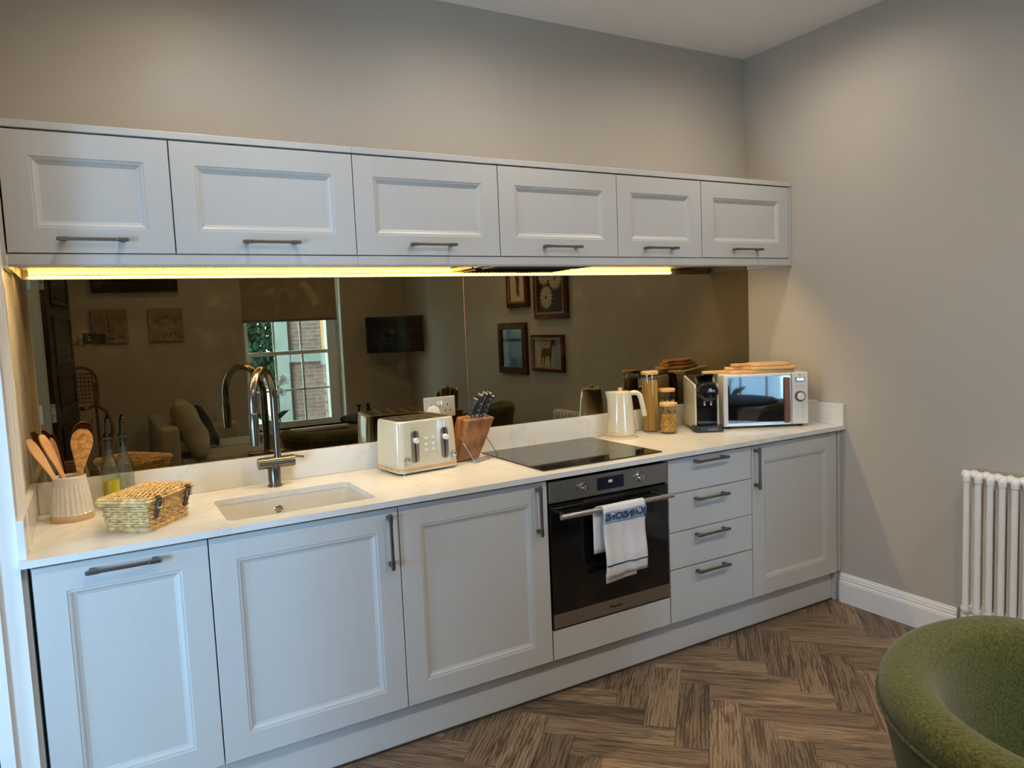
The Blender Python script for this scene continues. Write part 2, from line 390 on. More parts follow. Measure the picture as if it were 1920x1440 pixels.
# herringbone floor
w = .1143; L = 4*w; s0, T0 = 2.493, -1.44; gap = .0004
def st(s, t): return ((s-t)/math.sqrt(2), (-s-t)/math.sqrt(2))
def plank_bm(bm, cx, cy, ang, uvl, off):
    R = Matrix.Translation((cx, cy, 0)) @ Matrix.Rotation(ang, 4, 'Z')
    hx, hy = L/2-gap, w/2-gap; c = .0012
    lo = [(-hx, -hy), (hx, -hy), (hx, hy), (-hx, hy)]
    b0 = [bm.verts.new(R @ Vector((x, y, -.004))) for x, y in lo]; b1 = [bm.verts.new(R @ Vector((x, y, -.0008))) for x, y in lo]
    b2 = [bm.verts.new(R @ Vector((x-math.copysign(c, x), y-math.copysign(c, y), 0))) for x, y in lo]
    fs = [bm.faces.new(b2)]
    for a_, b_ in ((b0, b1), (b1, b2)):
        for i in range(4): fs.append(bm.faces.new((a_[i], a_[(i+1) % 4], b_[(i+1) % 4], b_[i])))
    Ri = R.inverted()
    for f in fs:
        for lp in f.loops:
            q = Ri @ lp.vert.co; lp[uvl].uv = (q.x+off, q.y+off*.37)
pm = None; rest = NB(); ruv = rest.loops.layers.uv.new('UVMap'); nvis = 0
cells = []
for r in range(-60, 60):
    for mm_ in range(-12, 12):
        s_ = s0+(r+1+8*mm_)*w; t_ = T0+r*w
        cells.append((*st(s_+L/2, t_+w/2), -PI/4))
        c_ = r; s_ = s0+c_*w; t_ = T0+(c_+8*mm_)*w
        cells.append((*st(s_+w/2, t_+L/2), -3*PI/4))
for (x, y, a) in cells:
    if not (XL-.25 < x < XR+.25 and -5.25 < y < -.28): continue
    if x < .5-.2*y-.55 or y < -3.0 or x < .7 and y > -.9:
        plank_bm(rest, x, y, a, ruv, random.random()*60); continue
    if pm is None:
        t = NB(); ul = t.loops.layers.uv.new('UVMap'); plank_bm(t, 0, 0, 0, ul, 0)
        bmesh.ops.recalc_face_normals(t, faces=t.faces); pm = bpy.data.meshes.new('plank'); t.to_mesh(pm); t.free(); pm.materials.append(M_plank)
    o = bpy.data.objects.new('plank', pm); COL.objects.link(o); o.parent = floor; o.location = (x, y, 0); o.rotation_euler = (0, 0, a+(PI if random.random() < .5 else 0)); nvis += 1
for a, b_ in (((XR, 0, 0), (1, 0, 0)), ((XL-.02, 0, 0), (-1, 0, 0)), ((0, YF, 0), (0, -1, 0))):
    g = rest.verts[:]+rest.edges[:]+rest.faces[:]; bmesh.ops.bisect_plane(rest, geom=g, plane_co=a, plane_no=b_, clear_outer=True)
fin('plank_field', rest, M_plank, floor, kind='stuff')
print('planks', nvis)

# skirting
SK = [(0, 0), (.018, 0), (.018, .098), (.016, .104), (.016, .108), (.012, .112), (.013, .120), (.010, .128), (.010, .134), (.006, .139), (.006, .144), (0, .146)]
def skirting(name, p0, p1, nrm):
    d = Vector(p1)-Vector(p0); b = NB(); A = []; B = []
    for o_, z in SK:
        q = Vector(nrm)*o_; A.append(b.verts.new(Vector(p0)+q+Vector((0, 0, z)))); B.append(b.verts.new(Vector(p1)+q+Vector((0, 0, z))))
    n = len(A); b.faces.new(A); b.faces.new(B)
    for i in range(n): b.faces.new((A[i], A[(i+1) % n], B[(i+1) % n], B[i]))
    return struct(name, b, M_trim)
skirting('baseboard_right', (XR, -.58, 0), (XR, YF, 0), (-1, 0, 0))
skirting('baseboard_front', (XL, YF, 0), (XR, YF, 0), (0, 1, 0))
skirting('baseboard_left', (XL, -1.70, 0), (XL, YF, 0), (1, 0, 0))
# architraves and lining of the doorway
def arch_jamb(y, sgn):
    b = NB()
    prof = [(0, 0), (.006, 0), (.008, .004), (.010, .010), (.010, .040), (.014, .046), (.016, .058), (.020, .064), (.022, .078), (.018, .084), (0, .084)]
    lo = [b.verts.new((XL+o_, y+sgn*d_, 0)) for o_, d_ in prof]; hi = [b.verts.new((XL+o_, y+sgn*d_, DZ+.085)) for o_, d_ in prof]
    n = len(lo); b.faces.new(lo); b.faces.new(hi)
    for i in range(n): b.faces.new((lo[i], lo[(i+1) % n], hi[(i+1) % n], hi[i]))
    return b
struct('trim_1', arch_jamb(DY0+.005, 1), M_trim); struct('trim_2', arch_jamb(DY1-.005, -1), M_trim)
struct('trim_3', bx(XL, XL+.018, DY1, DY0, DZ, DZ+.08), M_trim)
b = NB(); box(b, XL-.13, XL+.002, DY0-.025, DY0, 0, DZ); box(b, XL-.13, XL+.002, DY1, DY1+.025, 0, DZ); box(b, XL-.13, XL+.002, DY1, DY0, DZ-.025, DZ)
box(b, XL-.09, XL-.05, DY0-.040, DY0-.025, 0, DZ); box(b, XL-.09, XL-.05, DY1+.025, DY1+.04, 0, DZ)
struct('trim_4', b, M_trim)
sp = struct('trim_5', bx(XL+.0, XL+.004, -.515, -.512, 0, DZ), M_dark)

# open door, hinged on the far jamb and folded back against the wall
door = bpy.data.objects.new('door_1', None); COL.objects.link(door); door['kind'] = 'structure'
door.location = (-.025, -1.625, 0); door.rotation_euler = (0, 0, math.radians(-83.0))
DW = .76
fin('leaf', bx(0, DW, 0.004, .040, .01, 2.03), M_dkwood, door, bev=.002)
for z0, z1 in ((.25, .62), (.70, 1.0), (1.08, 1.28), (1.34, 1.60), (1.66, 1.93)):
    b = NB()
    for k, (ins, th) in enumerate(((0, .044), (.012, .049), (.024, .044))):
        pass
    box(b, .11, DW-.11, .042, .050, z0, z0+.016); box(b, .11, DW-.11, .042, .050, z1-.016, z1); box(b, .11, .126, .042, .050, z0, z1); box(b, DW-.126, DW-.11, .042, .050, z0, z1)
    box(b, .15, DW-.15, .042, .046, z0+.04, z1-.04)
    fin('door_panel', b, M_dkwood, door, bev=.002)
for z in (.25, 1.09, 1.78):
    h = fin('hinge', tube([(0, -.001, z-.05), (0, -.001, z+.05)], .007, 10), M_chr, door, smooth=True)
    lf = NB(); box(lf, -.003, 0, .004, .038, z-.05, z+.05); fin('hinge_leaf', lf, M_chr, h, bev=.001)
    sc = NB()
    for dz in (-.036, -.012, .012, .036): 
        q = lathe([(.004, 0), (.004, .001)], 8); xf(q, T(-.003, .014 if dz in (-.036, .012) else .027, z+dz) @ Matrix.Rotation(-PI/2, 4, 'Y')); 
        me_ = bpy.data.meshes.new('s'); q.to_mesh(me_); sc.from_mesh(me_); q.free()
    fin('screw_heads', sc, M_dark, h)
    l2 = NB(); box(l2, XL-.045+.010, XL-.008+.010, DY1+.025+1.625, DY1+.027+1.625, z-.05, z+.05)
    # leaf let into the jamb lining, in the door's frame of reference
    xf(l2, Matrix.Rotation(math.radians(83.0), 4, 'Z')); fin('jamb_leaf', l2, M_chr, h)
b = lathe([(.026, 0), (.026, .008), (.010, .010), (.010, .045)], 20); xf(b, T(DW-.06, .042, 1.05) @ Matrix.Rotation(-PI/2, 4, 'X'))
hd = fin('door_handle', b, M_chr, door, smooth=True)
fin('lever', tube([(DW-.06, .085, 1.05), (DW-.10, .088, 1.05), (DW-.18, .088, 1.048)], .009, 10), M_chr, hd, smooth=True)

# ------------------------------------------------------------------ window in the front wall
win = bpy.data.objects.new('window_1', None); COL.objects.link(win); win['kind'] = 'structure'; win.location = (0, 0, 0)
gy = -5.20
def sbar(name, x0, x1, z0, z1, y0, y1, par=win): return fin(name, bx(x0, x1, y0, y1, z0, z1), M_trim, par, bev=.003)
fx0, fx1 = 1.60, 2.49
sbar('frame', WX0, fx0+.03, WZ0, WZ1, gy-.06, gy+.05); sbar('frame', fx1-.03, fx1+.06, WZ0, WZ1, gy-.06, gy+.05)
sbar('frame', fx0, fx1, WZ1-.05, WZ1, gy-.06, gy+.05); sbar('sill', WX0, WX1, WZ0-.03, WZ0, gy-.10, YF+.03)
b = NB(); box(b, fx1+.06, WX1, gy+.01, gy+.03, WZ0, WZ1); box(b, WX1-.012, WX1, gy+.03, YF, WZ0, WZ1); box(b, WX0, WX0+.012, gy+.05, YF, WZ0, WZ1)
box(b, fx1+.075, WX1-.03, gy+.03, gy+.04, WZ0+.08, 1.2); box(b, fx1+.075, WX1-.03, gy+.03, gy+.04, 1.28, WZ1-.08)
fin('shutter_panel', b, M_trim, win, bev=.002)
sbar('meeting_rail', fx0, fx1, 1.205, 1.245, gy-.03, gy+.03)
sbar('bottom_rail', fx0, fx1, WZ0, WZ0+.07, gy-.0, gy+.03)
xs = [fx0+.03, 1.905, 2.19, fx1-.03]
for x in xs[1:3]: sbar('glazing_bar', x-.011, x+.011, WZ0+.07, 1.205, gy, gy+.025); sbar('glazing_bar', x-.011, x+.011, 1.245, WZ1-.05, gy-.03, gy-.005)
sbar('glazing_bar', fx0+.03, fx1-.03, .815, .837, gy, gy+.025); sbar('glazing_bar', fx0+.03, fx1-.03, 1.74, 1.762, gy-.03, gy-.005)
for i in range(3):
    for z0, z1, yy in ((WZ0+.07, .815, gy+.012), (.837, 1.205, gy+.012), (1.245, 1.74, gy-.018), (1.762, WZ1-.05, gy-.018)):
        fin('pane', bx(xs[i]+.008, xs[i+1]-.008, yy, yy+.004, z0, z1), M_win, win)
fin('sash_horn', bx(fx0+.03, fx0+.06, gy-.005, gy+.02, 1.15, 1.21), M_trim, win)
# hall window
hw = bpy.data.objects.new('window_2', None); COL.objects.link(hw); hw['kind'] = 'structure'
y0, y1, z0, z1 = HW
for a_ in ((y0, y0+.04, z0, z1), (y1-.04, y1, z0, z1), (y0, y1, z0, z0+.04), (y0, y1, z1-.04, z1), (y0, y1, 1.43, 1.46)):
    fin('frame', bx(-1.68, -1.62, *a_), M_trim, hw)

# ------------------------------------------------------------------ outside
b = NB(); box(b, -8, 12, -22, -5.6, -.6, -.5); struct('ground', b, M_grass)
hs = thing('brick_house', 'red brick house across the yard, seen mirrored through the sash window', 'building', (3.46, -11.3, -.5), math.radians(16))
fin('wall', bx(0, 8, -.4, 0, 0, 7), M_brick, hs)
fin('pilaster', bx(-.24, 0, -.45, .08, 0, 7), M_lead, hs)
fin('string_course', bx(0, 8, 0, .08, 1.36, 1.50), M_lead, hs)
fin('downpipe', tube([(.025, .06, 0), (.025, .06, 7)], .022, 10), M_dkwood, hs, smooth=True)
q = thing('brick_pier', 'sunlit brick pier beside the brick house, seen through the window', 'building', (3.65, -9.6, -.5), 0)
fin('wall', bx(-.0, .9, -.12, 0, 0, 1.36), M_brick, q); fin('render_band', bx(-.02, .92, -.14, .02, 1.36, 1.56), M_lead, q); fin('upper_wall', bx(0, .9, -.12, 0, 1.56, 6), mat('sunlit_ochre', (.40, .22, .08), .9, 0, 4, .08), q)  # warm sun on the brick is put into the upper wall's ochre colour
tr = thing('evergreen_tree', 'dense green tree left of the brick house, seen mirrored through the window', 'tree', (3.35, -14.6, -.5))
fin('trunk', tube([(0, 0, 0), (.1, 0, 1.6), (0, .1, 4.2)], [.16, .13, .05], 10), M_dkwood, tr, smooth=True)
b = NB(); rnd = random.Random(3)
for k in range(9000):
    u = rnd.random(); a = rnd.random()*2*PI; h = .7+5.2*u
    R_ = .95*(1-.45*abs(u-.35))*math.sqrt(rnd.random())**.6
    c = Vector((R_*math.cos(a), R_*math.sin(a), h)); 
    d = Vector((rnd.gauss(0, 1), rnd.gauss(0, 1), rnd.gauss(0, 1))).normalized()*.085; e = d.orthogonal().normalized()*.045
    b.faces.new([b.verts.new(c-d), b.verts.new(c+e), b.verts.new(c+d), b.verts.new(c-e)])
fin('foliage', b, M_leaf, tr, kind='stuff')

hg = thing('sky_block', 'unseen pale building added to block sky light through the window', 'building', (-2.6, -13.0, -.5))  # added out of view to hold blue sky light off the drawers
fin('wall', bx(-3.6, 3.6, -.45, .45, 0, 5.6), M_lead, hg)
fin('roof', prism([(-.7, 5.6), (.7, 5.6), (0, 6.3)], -3.8, 3.8, None, lambda a, b_, c: (c, a, b_)), M_dkwood, hg)
for k in range(4): fin('window', bx(-2.8+k*1.7, -2.0+k*1.7, .45, .50, 1.2, 2.6), M_trim, hg)

# ------------------------------------------------------------------ base cabinets
F = .579; DT = .860; DB = .155
BXS = [0, .448, 1.048, 1.646, 2.244, 2.741, 3.341]
def frame_door(wd, ht, st_=.076, t=.020, dep=.009):
    prof = [(0, t), (0, .0012), (.0012, 0), (st_-.001, 0), (st_+.001, .0025), (st_+.006, .0025), (st_+.009, .004), (st_+.014, .0075), (st_+.019, dep), (st_+.021, dep+.001)]
    bm = NB(); rings = []
    for i_, d_ in prof: rings.append([bm.verts.new((x, d_, z)) for x, z in ((i_, i_), (wd-i_, i_), (wd-i_, ht-i_), (i_, ht-i_))])
    for a, b_ in zip(rings, rings[1:]):
        for k in range(4): bm.faces.new((a[k], a[(k+1) % 4], b_[(k+1) % 4], b_[k]))
    bm.faces.new(rings[0]); bm.faces.new(rings[-1]); return bm
def slab(wd, ht, t=.020):
    bm = NB(); box(bm, 0, wd, 0, t, 0, ht); return bm
def handle(parent, cx, cz, vertical=False, y=0, name='handle'):
    l = .096; b = NB()
    # bar, square section with faceted heavier ends and two legs, local axis along x
    A = Matrix.Rotation(PI/2, 4, 'Y') if vertical else Matrix.Identity(4)
    Mx = T(cx, y, cz) @ A
    box(b, -l+.03, l-.03, -.0368, -.027, -.0047, .0047, Mx)
    for s_ in (-1, 1):
        box(b, *(sorted((s_*(l-.034), s_*(l-.004)))), -.0375, -.0255, -.0058, .0058, Mx)
        box(b, *(sorted((s_*(l-.004), s_*l))), -.0368, -.0262, -.0048, .0048, Mx)
        box(b, *(sorted((s_*(l-.024), s_*(l-.010)))), -.025, 0, -.0055, .0055, Mx)
    return fin(name, b, M_pew, parent, bev=.0016)
def base_unit(i, name, label, door_kind='frame', hx=None, hz=None, hv=True):
    x0, x1 = BXS[i], BXS[i+1]
    o = thing(name, label, 'cabinet', (x0, -F, 0), 0, 'grey painted base cabinets')
    fin('body', bx(.002, x1-x0-.002, .024, F-.03, DB-.004, .866), M_cabin, o)
    return o, x1-x0
g = .0018
o, wd = base_unit(0, 'slim_cabinet', 'narrowest grey base cabinet at the left end, handle lying across its top rail')
d = fin('door', frame_door(wd-2*g-.004, DT-DB), M_cab, o, loc=(g+.004, 0, DB)); handle(d, .224-.006, .832-DB)
o, wd = base_unit(1, 'sink_cabinet', 'grey base cabinet under the sink with upright handle at top right')
for v_ in o.children[0].data.vertices:
    if v_.co.z > .5: v_.co.z = .69
d = fin('door', frame_door(wd-2*g, DT-DB), M_cab, o, loc=(g, 0, DB)); handle(d, 1.010-1.048+wd-g, .752-DB, True)
o, wd = base_unit(2, 'base_cabinet', 'grey base cabinet between the sink cabinet and the oven')
d = fin('door', frame_door(wd-2*g, DT-DB), M_cab, o, loc=(g, 0, DB)); handle(d, 1.598-BXS[2]-g, .757-DB, True)
o, wd = base_unit(3, 'oven_housing', 'base unit housing the oven, with a plain panel below it')
o.children[0].data.materials[0] = M_dark
bb = NB(); 
for a_ in ((.002, .006, .022, F-.03, DB-.004, .866), (wd-.006, wd-.002, .022, F-.03, DB-.004, .866), (.002, wd-.002, .022, F-.03, DB-.004, DB)): box(bb, *a_)
bpy.data.objects.remove(o.children[0]); fin('body', bb, M_dark, o)
fin('panel', slab(wd-2*g-.004, .270-DB), M_cab, o, loc=(g+.002, 0, DB), bev=.0012)
o, wd = base_unit(4, 'drawer_unit', 'grey four-drawer unit right of the oven')
zs = [DT, .7125, .5465, .3860, DB]
for k in range(4):
    d = fin('drawer', slab(wd-2*g, zs[k]-zs[k+1]-.0035), M_cab, o, loc=(g, 0, zs[k+1]+.00175 if k < 3 else DB), bev=.0012)
    handle(d, 2.475-BXS[4]-g, [.842-.7125, .692-.5465-.012, .530-.386-.008, .375-DB-.012][k]-.004)
o, wd = base_unit(5, 'end_cabinet', 'grey base cabinet at the right end beside the skirting board')
d = fin('door', frame_door(wd-2*g-.006, DT-DB), M_cab, o, loc=(g, 0, DB)); handle(d, .0165, .760-DB, True)
# fillers and plinth
tag(fin('filler_strip', bx(XL+.001, -.006, -F+.012, -.02, DB, .870), M_cabin, bev=.001), 'grey filler strip between the left wall and the slim cabinet', 'trim')
tag(fin('filler_strip', bx(3.343, XR-.001, -F+.002, -.02, DB-.0, .870), M_cab, bev=.001), 'grey upright filler strip between the end cabinet and the right wall', 'trim')
pl = thing('plinth', 'grey kickboard running along the floor under the base cabinets', 'plinth', (XL, -.540, 0))
fin('board', bx(.002, 3.34-XL, 0, .016, .001, DB-.006), M_cab, pl); fin('board', bx(3.341-XL, XR-XL-.002, -.02, 0, .001, DB-.002), M_cab, pl)
fin('seal', bx(.002, 3.34-XL, -.004, 0, 0, .008), M_pew, pl)

# worktop with sink cut-out
WT, WB_ = .892, .872
SX0, SX1, SY0, SY1 = .515, .995, -.530, -.200
wt = thing('worktop', 'white veined quartz worktop running the length of the base cabinets', 'worktop', (0, 0, WT))
b = NB(); outer = [(XL+.001, -.6075), (XR-.001, -.6075), (XR-.001, -.001), (XL+.001, -.001)]
inner = rrect(SX0, SX1, SY0, SY1, .028)
for z in (0, WB_-WT):
    vo = [b.verts.new((x, y, z)) for x, y in outer]; vi = [b.verts.new((x, y, z)) for x, y in inner]
    es = [b.edges.new((vo[i], vo[(i+1) % 4])) for i in range(4)]+[b.edges.new((vi[i], vi[(i+1) % len(vi)])) for i in range(len(vi))]
    bmesh.ops.triangle_fill(b, use_beauty=True, edges=es)
    if z == 0: to, ti = vo, vi
for A_, B_ in ((to, vo), (ti, vi)):
    n = len(A_)
    for i in range(n): b.faces.new((A_[i], A_[(i+1) % n], B_[(i+1) % n], B_[i]))
fin('slab', b, M_quartz, wt)
ub = thing('upstand', 'white quartz upstand along the back wall under the mirror', 'upstand', (0, 0, WT))
fin('slab', bx(XL+.021, XR-.021, -.022, -.001, .0005, .998-WT), M_quartz, ub, bev=.001)
tag(fin('upstand', bx(XL+.001, XL+.020, -.592, -.002, WT+.0005, .998), M_quartz, bev=.001), 'short white quartz upstand on the left wall by the doorway', 'upstand')
tag(fin('upstand', bx(XR-.020, XR-.001, -.6075, -.002, WT+.0005, .998), M_quartz, bev=.001), 'short white quartz upstand on the right wall behind the microwave', 'upstand')

# sink
sk = thing('sink', 'cream undermounted single bowl sink set in the worktop', 'sink', (.755, -.365, WB_-.0005))
b = NB(); rings = []
for (e, z, r) in ((.018, 0, .04), (.001, 0, .03), (-.004, -.02, .03), (-.008, -.13, .035), (-.03, -.158, .045), (-.16, -.168, .02), ):
    hx, hy = .24+e, .165+e
    rings.append([b.verts.new((x, y, z)) for x, y in rrect(-hx, hx, -hy, hy, max(.004, min(r, hy-.001)))])
for A_, B_ in zip(rings, rings[1:]):
    n = len(A_)
    for i in range(n): b.faces.new((A_[i], A_[(i+1) % n], B_[(i+1) % n], B_[i]))
b.faces.new(rings[-1]); bowl = fin('bowl', b, M_sink, sk, smooth=True)
dr = fin('drain', lathe([(.045, -.1675), (.045, -.165), (.036, -.163), (.034, -.166), (.002, -.166)], 28), M_chr, sk, smooth=True)
b = NB()
for k in range(6): a = k*PI/3; lathe([(.006, -.1655), (.006, -.1648)], 8, .019*math.cos(a), .019*math.sin(a), b)
lathe([(.007, -.1655), (.007, -.1648)], 8, 0, 0, b); fin('drain_holes', b, M_dark, dr)

b = lathe([(.017, 0), (.017, .003), (.014, .005), (.001, .005)], 24); xf(b, T(-.020, .1625, -.044) @ Matrix.Rotation(PI/2, 4, 'X'))
of = fin('overflow', b, M_chr, sk, smooth=True); b = NB()
for k in range(7):
    a = k*PI/3; rr = .0088 if k < 6 else 0; q = lathe([(.0026, .005), (.0026, .0056)], 8, rr*math.cos(a), rr*math.sin(a)); xf(q, T(-.020, .1625, -.044) @ Matrix.Rotation(PI/2, 4, 'X'))
    me_ = bpy.data.meshes.new('s'); q.to_mesh(me_); b.from_mesh(me_); q.free()
fin('overflow_holes', b, M_dark, of)

# ------------------------------------------------------------------ mirror splashback
def mirror(x0, x1, label):
    o = thing('mirror_panel', label, 'mirror', (x0, -.002, .998), 0, 'bronze mirror splashback')
    fin('glass', bx(0, x1-x0, -.006, 0, .0005, 1.734-.998), M_mirror, o)
    fin('edge', bx(-.0016, 0, -.0066, 0, 0, .70), M_ssl if x0 < 1 else M_acac, o)
    return o
MY = -.008
mirror(XL+.012, 1.6145, 'long bronze-tinted mirror panel behind the sink and the toaster')
mirror(1.6165, XR-.002, 'bronze-tinted mirror panel behind the hob and the kettle')

# ------------------------------------------------------------------ upper cabinets
UF = .299; UT, UB = 2.0876, 1.7304
UXS = [XL+.022, .454, 1.0535, 1.6463, 2.2401, 2.7388, 3.343]
UL = ['upper grey cabinet at the left end, cut off by the picture edge', 'second upper grey cabinet from the left, above the tap', 'third upper grey cabinet from the left, above the toaster',
      'upper grey cabinet holding the extractor, above the hob', 'narrow upper grey cabinet, second from the right, above the jars', 'last upper grey cabinet beside the right wall']
HX = [.225, .751, 1.346, 1.933, 2.471, 3.025]
for i in range(6):
    x0, x1 = UXS[i], UXS[i+1]
    o = thing('upper_cabinet', UL[i], 'cabinet', (x0, -UF, UB), 0, 'grey painted upper cabinets')
    fin('body', bx(.0006, x1-x0-.0006, .0225, UF-.002, -.006, UT-UB), M_cabin, o)
    d = fin('door', frame_door(x1-x0-2*g, UT-UB-.002, .074), M_cab, o, loc=(g, 0, 0)); handle(d, HX[i]-x0-g, 1.769-UB)
cn = thing('cornice', 'grey top panel capping the left pair of upper cabinets', 'trim', (0, 0, 0))
fin('board', bx(XL+.002, 1.0535, -UF-.003, -.002, UT+.003, UT+.025), M_cab, cn, bev=.0015)
tag(fin('cornice', bx(1.0545, XR-.004, -UF-.003, -.002, UT+.003, UT+.025), M_cab, bev=.0015), 'grey top panel capping the right four upper cabinets', 'trim')
tag(fin('side_cover', bx(3.346, XR-.002, -UF, -.012, 1.692, UT+.001), M_cab, bev=.001), 'grey end panel of the upper cabinets against the right wall', 'trim')
tag(fin('side_cover', bx(XL+.002, XL+.019, -UF, -.012, 1.692, UT+.001), M_cab, bev=.001), 'grey end panel of the upper cabinets against the left wall', 'trim')
def pelmet(x0, x1): 
    return prism([(-UF, UB-.004), (-UF, 1.697), (-UF+.005, 1.690), (-UF+.022, 1.690), (-UF+.022, UB-.004)], x0, x1, f=lambda a, b_, c: (c, a, b_))
tag(fin('pelmet', pelmet(XL+.021, 1.0530), M_cab), 'grey light rail below the left pair of upper cabinets', 'trim')
tag(fin('pelmet', pelmet(1.0542, 3.344), M_cab), 'grey light rail below the right four upper cabinets', 'trim')
ls = thing('led_strip', 'warm yellow dotted light strip under the upper cabinets', 'light', (0, -UF+.023, 1.702))
fin('profile', bx(.018, 3.042, 0, .004, -.001, .026), M_ssl, ls)
fin('tape', bx(.02, 3.04, .0042, .0052, .003, .025), M_led, ls)
fin('diffuser', bx(.02, 3.04, .001, .010, -.003, -.0015), M_led2, ls)
b = NB()
for k in range(178):
    x = .03+k*.0168; box(b, x-.003, x+.003, .0052, .0062, .011, .017)
fin('chips', b, M_chip, ls, kind='stuff')
fin('cable', tube([(3.04, .002, .012), (3.12, .004, .014), (3.2, .01, .022)], .002, 6), M_dark, ls)
hd = thing('extractor_hood', 'dark steel extractor hood tucked under the upper cabinets above the hob', 'extractor', (1.665, -.236, 1.698))
fin('body', bx(0, .56, 0, .222, .006, .0255), M_ss, hd, bev=.002)
b = NB(); box(b, .03, .53, .05, .20, .001, .006); fin('filter', b, M_gun, hd)
b = NB()
for k in range(24): box(b, .04+k*.0205, .047+k*.0205, .06, .19, -.0005, .001)
fin('filter_slots', b, M_dark, hd, kind='stuff')
for k in range(5):
    fin('button', lathe([(.005, -.002), (.005, .006)], 10, .35+k*.018, .02), M_chr, hd, smooth=True)

# ------------------------------------------------------------------ oven
OX0, OX1 = 1.652, 2.240
ov = thing('oven', 'built-in black glass and steel oven under the hob', 'oven', (OX0, -F, .272))
OW = OX1-OX0; z_ = lambda z: z-.272
fin('body', bx(.01, OW-.01, .02, .50, .004, z_(.845)), M_dark, ov)
cp = fin('control_panel', bx(0, OW, -.002, .02, z_(.772), z_(.854)), M_ss, ov, bev=.002)
fin('door_glass', bx(.002, OW-.002, -.003, .02, z_(.336), z_(.764)), M_blk, ov, bev=.002)
tr_ = fin('lower_trim', bx(.002, OW-.002, -.003, .02, z_(.279), z_(.335)), M_ss, ov, bev=.001)
fin('frame_gap', bx(0, OW, .0, .02, .002, z_(.279)), M_dark, ov)
t = textmesh('Hotpoint', .017, .0004); fin('brand_lettering', xf(t, T(OW*.5+.005, -.0036, z_(.306)) @ XZ), M_dark, tr_)
hb = thing('x', '', '') if False else None
hn = fin('handle', tube([(.018, -.055, z_(.728)), (OW-.018, -.055, z_(.728))], .0105, 18), M_ssl, ov, smooth=True)
for x in (.05, OW-.05): fin('handle_leg', tube([(x, -.055, z_(.728)), (x, -.002, z_(.728))], .006, 10), M_ssl, hn, smooth=True)
ds = fin('display', bx(.226, .358, -.0035, -.002, z_(.788), z_(.838)), M_navyscr, cp)
t = textmesh('101', .016, 0); fin('digits', xf(t, T(.290, -.0041, z_(.819)) @ XZ), M_disp2, ds)
for cx in (.158, .436):
    b = lathe([(.019, 0), (.019, .003), (.0165, .005), (.0155, .018), (.014, .020)], 28); xf(b, T(cx, -.002, z_(.814)) @ Matrix.Rotation(PI/2, 4, 'X'))
    k_ = fin('knob', b, M_chr, cp, smooth=True); fin('grip', bx(cx-.0035, cx+.0035, -.030, -.020, z_(.802), z_(.826)), M_chr, k_, bev=.001)
    b = NB()
    for q in range(11):
        a = PI*.5+(q-5)*.52; 
        box(b, cx+.027*math.cos(a)-.0014, cx+.027*math.cos(a)+.0014, -.0027, -.002, z_(.814)+.027*math.sin(a)-.0014, z_(.814)+.027*math.sin(a)+.0014)
    fin('dial_marks', b, M_dark, k_)

